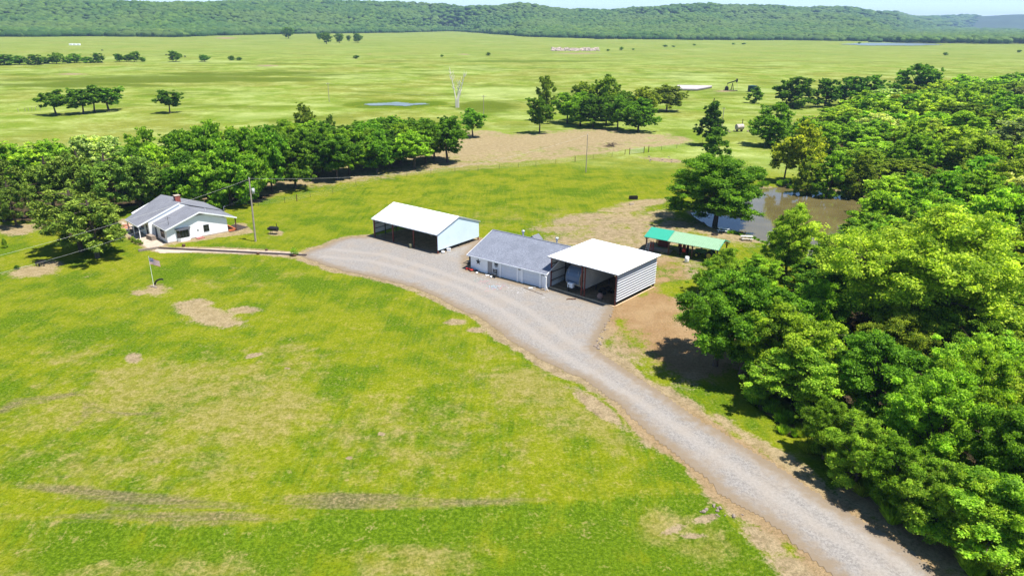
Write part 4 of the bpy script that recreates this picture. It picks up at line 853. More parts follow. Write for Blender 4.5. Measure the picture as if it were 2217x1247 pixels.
tractor(in_frame(sh, 9.3, 7.4), R(-41 - 90), M['yellow_paint'], M['yellow_paint'], 'yellow tractor with raised loader in the back of the right shed bay', 1.15, True, M['yellow_paint'])
# atv in front of it
at_ = thing('quad_bike', in_frame(sh, 7.4, 3.4), R(-150), 'dark quad bike parked in the shade of the right shed bay', 'quad bike')
MB().prism([(-.9, .5), (.9, .5), (1.0, .75), (.5, .95), (.1, .78), (-.6, .9), (-.95, .75)], 'y', -.3, .3).build('body', M['black'], at_, .04)
for x in (-.65, .65):
    for y in (-.42, .42): MB().tube([(x, y - .13, .3), (x, y + .13, .3)], .3, 14).build('wheel', M['rubber'], at_, .03)
MB().tube([(.35, -.4, 1.12), (.45, 0, 1.02), (.35, .4, 1.12)], .025, 5).tube([(.45, 0, .9), (.45, 0, 1.04)], .03, 5).build('handlebar', M['black'], at_)
rn = random.Random(8)
o = MB().ball((0, 0, .42), (.45, .38, .5), 0, 12, 8, .07, rn).build('feed_sack', simple('pinkish_canvas', (.26, .17, .14), .9, 0, .3, 5), None, 0, True, in_frame(sh, 8.1, .9)); tag(o, 'pinkish brown sack slumped at the mouth of the right shed bay', 'sack')
o = MB().ball((0, 0, .3), (.32, .3, .33), 0, 10, 7, .1, rn).build('bag', M['blue_plastic'], None, 0, True, in_frame(sh, -.45, -.25)); tag(o, 'bright blue plastic bag by the left shed post', 'bag')
sv = thing('shelf', in_frame(sh, .75, 4.0), R(-41), 'tall black shelving unit against the left wall beside the travel trailer', 'shelf')
mb = MB()
for z in (.1, .8, 1.5, 2.2): mb.box(-.25, .25, -1., 1., z, z + .05)
mb.build('shelf_board', M['black'], sv); mb = MB()
for x in (-.25, .21):
    for y in (-1, .96): mb.box(x, x + .04, y, y + .04, 0, 2.4)
mb.build('upright', M['black'], sv)
# ---- garage
ga = fr(1019.4, 583, -36, 'garage', 'long white garage with charcoal shingle roof and two overhead doors', 'garage')
L, D, WZ = 13.95, 12.4, 2.36; ym, RZ = 6.2, 4.86
sl_ = (RZ - 2.32) / (ym + .35)
MB().prism([(0, 0), (D, 0), (D, WZ), (ym, RZ - .12), (0, WZ)], 'x', .0, L).build('walls', M['white_paint'], ga)
mb = MB(); mb.slab([(-.5, -.38, 2.34), (L + .28, -.38, 2.34), (L + .28, ym, RZ), (-.5, ym, RZ)], .09); mb.slab([(-.5, ym, RZ), (L + .28, ym, RZ), (L + .28, D + .38, 2.34), (-.5, D + .38, 2.34)], .09); mb.box(-.5, L + .28, ym - .12, ym + .12, RZ + .0, RZ + .035)
mb.build('roof', M['shingle_dark'], ga)
mb = MB(); mb.box(-.5, L + .28, -.41, -.36, 2.2, 2.36)
for x in (-.53, L + .27): mb.prism([(-.41, 2.17), (ym, RZ - .16), (D + .4, 2.17), (D + .4, 2.36), (ym, RZ + .02), (-.41, 2.36)], 'x', x, x + .04)
mb.build('roof_trim', M['white_paint'], ga)
MB().box(-.48, L + .25, -.36, -.01, 2.17, 2.2).build('soffit', M['white_paint'], ga)
dr = MB().box(3.32, 4.18, -.03, .02, .03, 2.05).build('door', M['grey_door'], ga); MB().tube([(4.08, -.05, 1.0), (4.08, -.1, 1.0)], .03, 6).build('handle', M['silver'], dr)
for x0 in (5.95, 9.95):
    mb = MB(); w_ = 2.9
    for k in range(4):
        z = .04 + k * .52; mb.box(x0, x0 + w_, -.05, -.012, z, z + .505)
        for j in range(4): mb.box(x0 + .1 + j * .7, x0 + .7 + j * .7, -.062, -.045, z + .1, z + .4)
    mb.build('garage_door', M['door_panel'], ga)
    MB().box(x0 - .3, x0, -.2, 0, .02, 2.16).box(x0 + w_, x0 + w_ + .3, -.2, 0, .02, 2.16).box(x0, x0 + w_, -.2, 0, 2.12, 2.16).build('door_frame', M['white_paint'], ga)
for x in (9.3, 13.45): MB().box(x - .1, x + .1, -.12, -.01, 2.0, 2.12).ball((x - .12, -.16, 2.0), .08, 0, 8, 5).ball((x + .12, -.16, 2.0), .08, 0, 8, 5).build('wall_lamp', M['black'], ga)
def star(mb, cx, cz, r, y0, y1):
    pts = [(cx + (r if k % 2 == 0 else r * .4) * math.sin(k * math.pi / 5), cz + (r if k % 2 == 0 else r * .4) * math.cos(k * math.pi / 5)) for k in range(10)]
    n_ = len(pts); vs = [(x, y0, z) for x, z in pts] + [(x, y1, z) for x, z in pts]; return mb.add(vs, [tuple(range(n_)), tuple(range(2 * n_ - 1, n_ - 1, -1))] + [(i, i + n_, (i + 1) % n_ + n_, (i + 1) % n_) for i in range(n_)])
mb = MB(); star(mb, 0, 0, .5, -.05, -.02); mb.build('wall_star', M['black'], None, 0, False, in_frame(ga, 1.5, -.01, 1.55)).rotation_euler = (0, 0, R(-36)); tag(bpy.data.objects['wall_star'], 'large black metal star hung on the garage wall left of the grey door', 'wall star')
mb = MB(); star(mb, 0, 0, .24, -.05, -.02); mb.tube([(.3 * math.sin(t), -.03, .3 * math.cos(t)) for t in np.linspace(0, 2 * math.pi, 17)], .035, 5); mb.tube([(-.34, -.03, .25), (0, -.03, .12), (.34, -.03, .25)], .05, 5)
o = mb.build('wall_badge', M['black'], None, 0, False, in_frame(ga, 4.95, -.01, 1.72)); o.rotation_euler = (0, 0, R(-36)); tag(o, 'small black ringed star badge right of the grey door', 'wall decoration')
vents = ((4.3, 'left'), (10.6, 'right'))
for x, wd_ in vents:
    mb = MB(); y = ym + 1.6; z = RZ - (y - ym) * sl_; mb.tube([(x, y, z - .1), (x, y, z + .75)], .13, 8); mb.ball((x, y, z + .85), (.28, .28, .2), 0, 12, 6); mb.build('roof_vent', M['silver'], ga, 0, True)
yb = 10.6; zb = lambda y: RZ - (y - ym) * sl_
dm = MB(); dm.slab([(4.5, 8.9, 3.55), (5.35, 8.7, 4.3), (5.35, yb, 4.3), (4.5, yb, 3.55)][::-1], .07); dm.slab([(5.35, 8.7, 4.3), (6.2, 8.9, 3.55), (6.2, yb, 3.55), (5.35, yb, 4.3)][::-1], .07); dm.build('dormer_roof', M['shingle'], ga)
MB().prism([(4.62, 2.9), (6.08, 2.9), (6.08, 3.58), (5.35, 4.22), (4.62, 3.58)], 'y', 9.0, yb - .1).build('dormer_wall', M['white_paint'], ga)
# things in front of the garage
ch = thing('bench', in_frame(ga, 5.1, -.75), R(-36), 'dark slatted wooden bench chair beside the grey door', 'bench')
MB().box(-.4, .4, -.28, .2, .4, .46).build('seat', M['black'], ch); mb = MB()
for k in range(3): mb.box(-.4, .4, .2, .25, .6 + k * .22, .74 + k * .22)
mb.box(-.4, -.33, .2, .27, 0, 1.25).box(.33, .4, .2, .27, 0, 1.25); mb.build('backrest', M['black'], ch)
for x in (-.38, .32): MB().box(x, x + .06, -.27, -.21, 0, .4).build('leg', M['black'], ch)
o = MB().tube([(0, 0, 0), (0, 0, .3)], [.14, .16], 10).build('bucket', M['white_paint'], None, 0, True, in_frame(ga, 4.85, -1.15)); tag(o, 'small white bucket in front of the dark bench chair', 'bucket')
mw = thing('push_mower', in_frame(ga, .55, -.6), R(-60), 'red push mower at the left corner of the garage', 'lawn mower')
MB().prism([(-.35, .12), (.35, .12), (.38, .28), (.1, .36), (-.35, .3)], 'y', -.25, .25).build('deck', M['red_paint'], mw, .03); MB().box(-.12, .16, -.13, .13, .33, .5).build('engine', M['black'], mw, .02)
for x in (-.3, .3):
    for y in (-.28, .28): MB().tube([(x, y - .03, .11), (x, y + .03, .11)], .11, 10).build('wheel', M['rubber'], mw)
MB().tube([(-.3, -.2, .25), (-1.0, -.2, .85), (-1.0, .2, .85), (-.3, .2, .25)], .015, 5).build('handle', M['black'], mw)
o = MB().box(-.35, .35, -.2, .2, 0, .28).box(-.37, .37, -.22, .22, .28, .33).build('tool_box', M['red_paint'], None, .01, False, in_frame(ga, -.15, -.45)); tag(o, 'low red tool box at the foot of the garage corner', 'tool box')
o = MB().box(-.25, .25, -.18, .18, 0, .26).tube([(-.2, 0, .26), (0, 0, .38), (.2, 0, .26)], .02, 4).build('crate', M['black'], None, .01, False, in_frame(ga, 1.35, -.45)); tag(o, 'dark crate right of the red push mower', 'crate')
o = MB().ball((0, 0, .12), (.2, .16, .13), 0, 9, 6, .1, rn).build('stone', M['white_paint'], None, 0, True, in_frame(ga, 1.95, -.95)); tag(o, 'white rounded stone in front of the garage star', 'stone')
o = MB().box(-.3, .3, -.12, .12, 0, .1).box(-.28, -.2, -.1, .1, .1, .2).build('boot_tray', M['white_paint'], None, 0, False, in_frame(ga, 3.85, -.75)); tag(o, 'small white boot tray at the grey garage door', 'tray')
po = thing('downspout_post', in_frame(ga, L + .35, -.65), R(-36), 'white post with a low cross bar at the right end of the garage', 'post')
MB().box(-.09, .09, -.09, .09, 0, 2.1).build('post', M['white_paint'], po); mb = MB(); mb.tube([(-.45, 0, .05), (0, 0, .85), (.45, 0, .05)], .04, 5); mb.build('brace', M['white_paint'], po)
o = MB().tube([(-.5, -.25, .05), (.5, -.25, .05), (.5, .25, .2), (-.5, .25, .2), (-.5, -.25, .05)], .03, 5).slab([(-.45, .0, .12), (.1, .0, .12), (.1, .22, .2), (-.45, .22, .2)], .02).build('folding_cot', M['inner_panel'], None, 0, False, in_frame(ga, 12.4, -1.3)); tag(o, 'grey folded frame lying on gravel before the right overhead door', 'folding frame')
a = gp(1134, 624); b = gp(1176, 639); o = MB().tube([(0, 0, .06), tuple(b - a + np.array([0, 0, .06]))], .035, 5).build('pole_on_ground', M['wood_brown'], None, 0, False, tuple(a)); tag(o, 'thin brown rod lying on the gravel before the garage', 'rod')
rn = random.Random(31)
cm_ = [simple('chalk_blue', (.22, .40, .52), .9), simple('chalk_pink', (.46, .19, .21), .9), simple('chalk_white', (.44, .43, .42), .9), simple('chalk_mint', (.22, .29, .24), .9)]
mb = MB()
for cx, cy, n_, mi, sp in ((1072, 622, 46, 0, 7), (1085, 620, 24, 1, 8), (1062, 626, 20, 1, 8), (1077, 621, 26, 2, 5), (1050, 611, 22, 1, 7), (1030, 607, 16, 3, 7), (1112, 626, 32, 2, 11), (1130, 632, 14, 2, 7), (1044, 602, 8, 2, 5), (1176, 645, 12, 2, 6)):
    for k in range(n_):
        P = G(cx + rn.gauss(0, sp), cy + rn.gauss(0, sp * .35)); r = rn.uniform(.03, .09); t0 = rn.uniform(0, 3); pts = [(P[0] + r * math.cos(t0 + t) * rn.uniform(.5, 1.6), P[1] + r * math.sin(t0 + t), .038) for t in np.linspace(0, 5.3, 6)]; mb.add(pts, [tuple(range(6))], mi)
o = mb.build('chalk_scribbles', cm_); o['kind'] = 'stuff'; tag(o, 'blue, pink and white chalk smudges scattered on the gravel', 'chalk marks')
o = MB().tube([(-.5, 0, .1), (.5, .1, .12)], .06, 6).tube([(-.3, .25, .06), (.35, -.2, .16)], .05, 6).ball((.6, .1, .1), .12, 0, 8, 5, .1, rn).ball((-.55, -.1, .08), .1, 0, 8, 5, .1, rn).build('debris_heap', M['wood_brown'], None, 0, False, tuple(gp(1236, 649))); tag(o, 'small heap of sticks and stones before the shed mouth', 'debris')
# ---- black grill trailer behind the garage corner
gt = thing('smoker_trailer', in_frame(ga, -1.3, 2.6), R(40), 'black barbecue smoker trailer between carport and garage', 'smoker trailer')
MB().tube([(-.9, 0, 1.0), (.9, 0, 1.0)], .38, 14).build('barrel', M['black'], gt); MB().box(-1.3, 1.3, -.5, .5, .45, .55).build('frame', M['black'], gt); MB().tube([(.95, 0, 1.2), (.95, 0, 2.0)], .07, 8).build('chimney', M['black'], gt)
for x in (-.5, .5):
    for y in (-.62, .62): MB().tube([(x, y - .08, .3), (x, y + .08, .3)], .3, 12).build('wheel', M['rubber'], gt)
MB().tube([(-1.3, -.4, .5), (-2.3, 0, .5), (-1.3, .4, .5)], .05, 5).build('tongue', M['black'], gt)
o = MB().tube([(0, 0, 0), (0, 0, .25), (0, 0, .75)], [.26, .3, .27], 12).build('barrel', simple('olive_barrel', (.11, .11, .06), .7), None, 0, True, in_frame(cp, 9.6, -.45)); tag(o, 'olive drab barrel at the foot of a carport post', 'barrel')
o = MB().ball((0, 0, .22), (.3, .25, .25), 0, 10, 6, .12, rn).build('bag', M['white_paint'], None, 0, True, in_frame(cp, L * 0 + 15.75, .9)); tag(o, 'white sack lying beside the carport end wall', 'bag')
o = MB().box(-.3, .3, -.2, .2, 0, .4).box(-.33, .33, -.23, .23, .4, .46).build('cooler', M['white_paint'], None, .02, False, in_frame(cp, 15.75, 2.3)); tag(o, 'white cooler box under the carport end wall', 'cooler')
for k, (x, y, lb) in enumerate(((7.4, 6.8, 'tan feed tub in the middle of the carport shade'), (8.9, 8.0, 'tan feed tub further back in the carport shade'))):
    o = MB().tube([(0, 0, 0), (0, 0, .5)], [.24, .3], 12).build('feed_tub', M['tan_sand'], None, 0, True, in_frame(cp, x, y)); tag(o, lb, 'tub')
# ---- green-roofed equipment shelter
gs = fr(1398.2, 542, -34, 'pole_shelter', 'long green-roofed open shelter on timber posts by the pond', 'shelter')
L, D, E0, RZ = 12.4, 4.7, 2.5, 3.42; ym = 2.35
def grf(x0, x1, z, mat, lab):
    mb = MB(); ribbed_roof(mb, x0, x1, [(-.55, E0 - .1 + z), (ym, RZ + z), (D + .45, E0 - .1 + z)], int((x1 - x0) * 3), .02, .05); o = mb.build('roof', mat, gs); o['label'] = lab
grf(-.3, 3.85, .05, M['green_metal'], 'deep teal short section of roof'); grf(3.87, L, 0, M['pale_green'], 'faded pale green long section of roof')
mb = MB(); mb.prism([(-.6, E0 - .2), (ym, RZ - .1), (D + .5, E0 - .2), (D + .5, E0 - .06), (ym, RZ + .06), (-.6, E0 - .06)], 'x', L, L + .06); mb.build('gable_trim', M['green_metal'], gs)
for x in (0, 4.0, 8.0, 12.1):
    for y in (0, D - .1):
        MB().box(x - .09, x + .09, y - .09, y + .09, -.1, E0 - .1).build('post', M['wood_brown'], gs)
        MB().tube([(x - .5, y, E0 - .12), (x, y, E0 - .65), (x + .5, y, E0 - .12)], .05, 4).build('knee_brace', M['wood_brown'], gs)
mb = MB(); mb.box(-.2, L, -.08, .08, E0 - .2, E0 - .06); mb.box(-.2, L, D - .2, D - .04, E0 - .2, E0 - .06); mb.build('beam', M['wood_brown'], gs)
tractor(in_frame(gs, 9.6, 1.9), R(-34 + 180), M['green_paint'], M['yellow_paint'], 'green tractor with yellow wheels under the right of the green shelter', .95)
tractor(in_frame(gs, 5.9, 2.0), R(-34 - 70), M['red_paint'], M['red_paint'], 'red tractor under the middle of the green shelter', .95)
o = thing('lumber_pile', in_frame(gs, 2.4, 1.2), R(-34), 'stack of weathered boards under the teal end of the shelter', 'lumber')
rn = random.Random(4)
for k in range(9): MB().box(-1.6 + rn.uniform(-.2, .2), 1.6 + rn.uniform(-.2, .2), -.55 + (k % 3) * .36, -.25 + (k % 3) * .36, .02 + (k // 3) * .12, .1 + (k // 3) * .12).build('board', M['wood_grey'], o)
cb = thing('cabinet', in_frame(gs, 1.6, 3.6), R(-34), 'dark rust-red storage cabinet at the back of the shelter', 'cabinet'); MB().box(-.9, .9, -.3, .3, 0, 1.7).build('carcass', M['red_oxide'], cb); MB().box(-.86, -.02, -.33, -.3, .05, 1.65).build('door', M['red_oxide'], cb); MB().box(.02, .86, -.33, -.3, .05, 1.65).build('door', M['red_oxide'], cb)
for k, (x, lb) in enumerate(((.35, 'left of two stepladders leaning at the shelter end'), (.95, 'right of two stepladders leaning at the shelter end'))):
    ld = thing('stepladder', in_frame(gs, x, .15), R(-34 + 15 * k), lb, 'ladder'); mt_ = M['white_paint'] if k == 0 else M['red_paint']
    for sx in (-.3, .3): MB().tube([(sx, -.45, 0), (sx * .6, 0, 1.8)], .03, 4).build('rail', mt_, ld); MB().tube([(sx, .5, 0), (sx * .6, .02, 1.8)], .025, 4).build('rear_leg', mt_, ld)
    mb = MB()
    for q in range(5): z = .3 + q * .32; y = -.45 + z / 4; mb.box(-.26, .26, y - .05, y + .05, z, z + .03)
    mb.build('step', mt_, ld)
wb = thing('water_barrel', gp(1486.5, 569), 0, 'white upright barrel on bare soil in front of the green shelter', 'barrel'); MB().tube([(0, 0, 0), (0, 0, .3), (0, 0, .6), (0, 0, .95)], [.32, .34, .34, .32], 16).build('body', M['white_paint'], wb, 0, True); MB().tube([(0, 0, .95), (0, 0, 1.0)], .3, 16).build('lid', M['inner_panel'], wb)
# ---- picnic tables, fire ring, stones
def picnic(px, py, rz, mat, label):
    e = thing('picnic_table', gp(px, py), rz, label, 'picnic table'); mb = MB()
    for k in range(5): mb.box(-1.0, 1.0, -.4 + k * .165, -.26 + k * .165, .72, .77)
    mb.build('table_top', mat, e)
    for s_ in (-1, 1):
        MB().box(-1.0, 1.0, s_ * .75 - .14, s_ * .75 + .14, .42, .47).build('bench_seat', mat, e)
    for x in (-.75, .75): MB().tube([(x, -.7, 0), (x, -.2, .72)], .05, 4).tube([(x, .7, 0), (x, .2, .72)], .05, 4).tube([(x, -.8, .4), (x, .8, .4)], .045, 4).build('leg_frame', mat, e)
picnic(1566, 503, R(-30), M['white_paint'], 'weathered white picnic table nearest the large pond tree'); picnic(1616, 521, R(-5), simple('pale_grey_wood', (.55, .53, .48), .8), 'pale grey picnic table farther along the pond bank')
fr_ = MB(); fr_.tube([(.55 * math.cos(t), .55 * math.sin(t), .12) for t in np.linspace(0, 2 * math.pi, 17)], .1, 6); o = fr_.build('fire_ring', M['dark_steel'], None, 0, False, tuple(gp(1547, 511))); tag(o, 'rusty round fire ring on the soil beside the picnic table', 'fire ring')
bx = thing('metal_planter', gp(1371, 432), R(8), 'black open metal trough standing alone on the lawn', 'trough'); MB().box(-.9, .9, -.35, -.3, .1, .75).box(-.9, .9, .3, .35, .1, .75).box(-.9, -.85, -.3, .3, .1, .75).box(.85, .9, -.3, .3, .1, .75).box(-.85, .85, -.3, .3, .1, .15).build('trough', M['black'], bx)
for x in (-.85, .8):
    for y in (-.33, .28): MB().box(x, x + .05, y, y + .05, -.02, .1).build('leg', M['black'], bx)
cc = thing('concrete_blocks', gp(1368, 444), R(20), 'pair of grey concrete blocks below the black trough', 'blocks'); MB().box(-.5, -.05, -.2, .2, 0, .3).build('block', M['concrete'], cc); MB().box(.05, .5, -.15, .25, 0, .25).build('block', M['concrete'], cc)
o = MB(); rn = random.Random(77)
def rock(P, s, label, group, mat=None):
    r = random.Random(hash((round(P[0], 2), round(P[1], 2))) & 0xffff); o = MB().ball((0, 0, s * .25), (s, s * r.uniform(.6, .9), s * .55), 0, 7, 5, .2, r).build('rock', mat or M['stone'], None, 0, False, tuple(P)); o.rotation_euler = (0, 0, r.uniform(0, 3)); tag(o, label, 'rock', group)
GR = 'rocks at the culvert by the gravel drive'
for k in range(14):
    rock(gp(rn.gauss(1548, 24), rn.gauss(1110, 9)), rn.uniform(.08, .24), 'rock in the rubble at the culvert mouth beside the drive', GR)
GR2 = 'stones along the edge of the gravel yard'
for k in range(34):
    t = rn.random() ** .6; rock(gp(1331 + (1289 - 1331) * t + rn.gauss(0, 3), 664 + (757 - 664) * t + rn.gauss(0, 3)), rn.uniform(.08, .22), 'stone on the edge of the gravel yard below the shed', GR2)
for k in range(14): rock(gp(rn.uniform(1405, 1465), 339 + rn.uniform(0, 13)), rn.uniform(.15, .35), 'pale stone in the scatter by the field gate', 'stones by the field gate')
for k in range(20): rock(gp(rn.uniform(1640, 1800), 401 + rn.gauss(0, 2)), rn.uniform(.2, .5), 'pale stone along the far rim of the pond', 'stones on the pond rim')
o = MB(); mb = MB(); r = random.Random(6)
for k in range(260):
    P = G(r.uniform(1196, 1298), r.uniform(105, 111.5)); s = r.uniform(.8, 2.6); mb.ball((P[0], P[1], s * .2), (s, s, s * .5), 0, 6, 4, .3, r)
o = mb.build('rubble_heap', simple('pale_rubble', (.36, .29, .24), .9, 0, .4, .3)); tag(o, 'long heap of pale rubble far out in the pasture', 'rubble', None, 'stuff')
# ---- house
ho = fr(364, 527.5, -45.5 + 180 - 90, 'house', 'white ranch house with grey shingle roof and brick chimney', 'house')
# frame: +x runs along the gable wall to the back-right, +y runs along the ridge to the back-left
GW = 10.45; pk = 5.7; e0 = 2.5; pz = 4.6; y1 = 5.7; y2 = 14.2; bf = -2.7; mk = 4.75; mz = 5.2
mb = MB(); mb.prism([(0, 0), (GW, 0), (GW, 2.62), (pk, pz - .1), (0, 2.42)], 'y', 0, y1); mb.build('walls', M['siding'], ho)
MB().prism([(-.9, 0), (GW, 0), (GW, 2.62), (mk, mz - .12), (-.9, 2.75)], 'y', y1 + .01, y2).build('walls', M['siding'], ho)
def slope(mb, pts, th=.1): mb.slab(pts, th)
rf = MB(); rf.slab([(-.25, -.45, 2.42), (pk, -.45, pz), (pk, y1 - .02, pz), (-.25, y1 - .02, 2.42)][::-1], .1); rf.slab([(pk, -.45, pz), (12.1, -.45, 2.5), (12.1, y1 - .02, 2.5), (pk, y1 - .02, pz)][::-1], .1); rf.build('lower_roof', M['shingle'], ho)
rf = MB(); rf.slab([(bf, y1, 2.32), (mk, y1, mz), (mk, y2 + .3, mz), (bf, y2 - 2.2, 2.32)][::-1], .1); rf.slab([(mk, y1, mz), (12.3, y1, 2.55), (12.3, y2 + .3, 2.55), (mk, y2 + .3, mz)][::-1], .1); mr = rf.build('main_roof', M['shingle'], ho)
mb = MB(); mb.prism([(-.27, 2.26), (pk, pz - .2), (12.12, 2.34), (12.12, 2.56), (pk, pz + .04), (-.27, 2.48)], 'y', -.52, -.46); mb.prism([(bf, 2.14), (mk, mz - .22), (mk, mz + .06), (bf, 2.4)], 'y', y1 - .09, y1 - .03); mb.box(-.3, -.24, -.5, y1 - .1, 2.26, 2.4); mb.box(bf - .05, bf, y1, y2 - 2.2, 2.14, 2.3); mb.build('fascia', M['white_metal'], ho)
c_ = MB(); c_.box(mk + .1, mk + 1.0, y1 + 1.9, y1 + 2.8, mz - .6, mz + .85).build('chimney', M['brick'], mr); MB().box(mk + .05, mk + 1.05, y1 + 1.85, y1 + 2.85, mz + .85, mz + .95).build('chimney_cap', M['concrete'], mr)
MB().prism([(pk - 1.3, pz - .74), (pk + 1.15, pz - .68), (pk, pz - .26)], 'y', -.03, .01).build('gable_vent', M['grey_door'], ho)
def win(x0, x1, z0, z1, lab=None):
    f = MB().box(x0 - .08, x1 + .08, -.06, .01, z0 - .08, z1 + .08).build('window', M['dark_trim'], ho); MB().box(x0, x1, -.075, -.055, z0, z1).build('pane', M['glass'], f)
    MB().box((x0 + x1) / 2 - .02, (x0 + x1) / 2 + .02, -.09, -.074, z0, z1).box(x0, x1, -.09, -.074, (z0 + z1) / 2 - .02, (z0 + z1) / 2 + .02).build('mullion', M['dark_trim'], f)
win(6.3, 7.1, .95, 2.0)
bw = MB().prism([(1.55, 0), (1.95, -.55), (3.45, -.55), (3.85, 0)], 'z', .0, .62).prism([(1.55, 0), (1.95, -.55), (3.45, -.55), (3.85, 0)], 'z', 1.95, 2.03).build('bay_window', M['siding'], ho)
MB().prism([(1.6, -.01), (1.98, -.52), (3.42, -.52), (3.8, -.01)], 'z', .62, 1.95).build('pane', M['glass'], bw)
mb = MB()
for a_ in (1.97, 2.45, 2.95, 3.43): mb.box(a_ - .03, a_ + .03, -.56, -.5, .62, 1.95)
mb.build('mullion', M['dark_trim'], bw)
MB().add([(1.35, 0, 2.3), (4.05, 0, 2.3), (3.6, -.75, 2.04), (1.8, -.75, 2.04), (1.35, 0, 2.2), (4.05, 0, 2.2), (3.6, -.75, 1.98), (1.8, -.75, 1.98)], [(0, 3, 2, 1), (4, 5, 6, 7), (0, 4, 7, 3), (3, 7, 6, 2), (2, 6, 5, 1)]).build('bay_roof', M['dark_trim'], bw)
d_ = MB().box(4.75, 5.65, -.06, .02, .12, 2.1).build('door', M['white_paint'], ho); MB().box(5.1, 5.3, -.075, -.05, 1.2, 1.5).build('pane', M['glass'], d_); MB().ball((5.52, -.1, 1.05), .04, 0, 6, 4).build('handle', M['silver'], d_)
MB().box(4.6, 5.85, -1.1, -.07, -.05, .12).build('door_step', M['brick'], ho)
MB().box(-.05, GW + .05, -.03, 0, .0, .22).build('foundation', M['concrete'], ho)
def swin(y0, y1_, z0, z1, x, nm='window'):
    f = MB().box(x - .05, x + .01, y0 - .08, y1_ + .08, z0 - .08, z1 + .08).build(nm, M['dark_trim'], ho); MB().box(x - .065, x - .045, y0, y1_, z0, z1).build('pane', M['glass'], f)
    MB().box(x - .08, x - .06, (y0 + y1_) / 2 - .02, (y0 + y1_) / 2 + .02, z0, z1).build('mullion', M['dark_trim'], f)
swin(1.1, 2.7, .75, 2.0, 0); swin(4.7, 5.3, .2, 1.7, 0, 'side_door'); swin(6.4, 7.0, .3, 2.0, -.9); swin(8.6, 9.8, 1.0, 1.9, -.9); swin(11.6, 12.4, 1.0, 1.9, -.9)
for y in (y1 + .2, y1 + 3.2, y1 + 6.2): MB().box(bf + .2, bf + .32, y, y + .12, 0, 2.3).build('porch_post', M['white_paint'], ho)
for x, y in ((11.9, -.2), (11.9, 5)): MB().box(x - .08, x + .08, y - .08, y + .08, 0, 2.4).build('porch_post', M['wood_brown'], ho)
MB().box(10.6, 12.0, 0, 6, -.05, .3).build('rear_deck', M['orange_wood'], ho)
mb = MB(); mb.tube([(.9, 1.0, 2.9), (.9, 1.0, 3.9), (.9, 1.0, 4.3)], .03, 5); mb.tube([(.5, 1.0, 4.0), (1.4, 1.0, 4.1)], .02, 4); mb.tube([(.6, .7, 4.2), (.6, 1.3, 4.2)], .015, 4).tube([(.9, .6, 4.25), (.9, 1.4, 4.25)], .015, 4); mb.build('aerial', M['dark_steel'], ho)
MB().tube([(10.8, 1.5, 2.7), (10.8, 1.5, 4.2), (10.9, 1.5, 4.35), (11.1, 1.5, 4.3)], .035, 5).build('service_mast', M['silver'], ho)
pb = MB(); pb.box(8.0, 8.15, 3, 3.15, 3.6, 4.2); pb.build('vent_pipe', M['grey_metal'], ho)
# patio and yard
pat = sheet('patio', poly((262, 478), (300, 490), (364, 527), (350, 534), (318, 540), (290, 520), (255, 497)), .4, M['concrete'], .02, .1)
mulch = sheet('mulch_bed', poly((495, 499), (500, 487), (512, 485), (540, 492), (516, 500), (495, 504)), .25, M['mulch'], .03, .1)
def bar(px0, py0, px1, py1, wid, z, mat, name, label, cat):
    a, b = gp(px0, py0), gp(px1, py1); d = b - a; Ln = math.hypot(d[0], d[1]); o = MB().box(0, Ln, -wid / 2, wid / 2, -.05, z).build(name, mat, None, .02, False, tuple(a)); o.rotation_euler = (0, 0, math.atan2(d[1], d[0])); tag(o, label, cat); return o
bar(345, 538, 663, 553.5, .62, .16, M['mulch'], 'garden_bed', 'long narrow dark mulch bed edging the path to the house', 'garden bed')
bar(300, 545, 345, 538, .3, .35, M['stone'], 'retaining_wall', 'low pale retaining wall at the corner of the patio', 'wall')
o = bar(322, 516, 334, 521, .8, .75, M['stone'], 'stone_planter', 'pale stone block planter at the side door steps', 'planter')
def pot(px, py, r, h, label, leafy=None):
    e = thing('planter', gp(px, py), 0, label, 'planter'); MB().tube([(0, 0, 0), (0, 0, h)], [r * .75, r], 12).build('pot', M['wood_brown'], e, 0, True)
    if leafy:
        rng = np.random.default_rng(int(px)); V, Fq, T = leaf_cloud(rng, rng.normal(size=(9, 3)) * .28 * r * 2 + np.array([0, 0, h + r * .7]), np.full(9, r * .7), np.full(9, 70), .13); o = bpy.data.objects.new('foliage', fastmesh('foliage', V, Fq, M['leaf'], {'tone': T})); col.objects.link(o); o.parent = e; o.color = (*COLS[leafy], 1)
pot(398, 534, .3, .4, 'dark square-looking pot by the path near the bay window'); pot(559, 551, .28, .35, 'small dark pot on the lawn side of the mulch bed'); pot(577, 543, .25, .3, 'small dark pot on the far side of the mulch bed')
pot(637, 554, .5, .3, 'round green bush in a dark bowl at the end of the mulch bed', 'fresh'); pot(282, 519, .3, .4, 'reddish pot at the edge of the patio')
GPl = 'flower pots at the patio edge'
for x, y, lb in ((288, 524, 'first'), (296, 527, 'second'), (304, 530, 'third'), (270, 508, 'farthest')): pot(x, y, .28, .3, lb + ' leafy pot plant from the pines in the row at the patio edge', 'olive')
sw = thing('porch_swing', gp(268, 500), R(45), 'orange wooden garden bench on the patio by the pines', 'bench')
mb = MB(); [mb.box(-1.1, 1.1, -.3 + k * .13, -.2 + k * .13, .42, .46) for k in range(5)]; mb.build('seat', M['orange_wood'], sw); mb = MB(); [mb.box(-1.1, 1.1, .34, .38, .55 + k * .14, .65 + k * .14) for k in range(4)]; mb.build('backrest', M['orange_wood'], sw)
for x in (-1.05, 1.0):
    for y in (-.3, .3): MB().box(x, x + .07, y, y + .07, 0, .66 if y < 0 else 1.1).build('leg', M['orange_wood'], sw)
    MB().box(x, x + .08, -.32, .36, .66, .7).build('armrest', M['orange_wood'], sw)
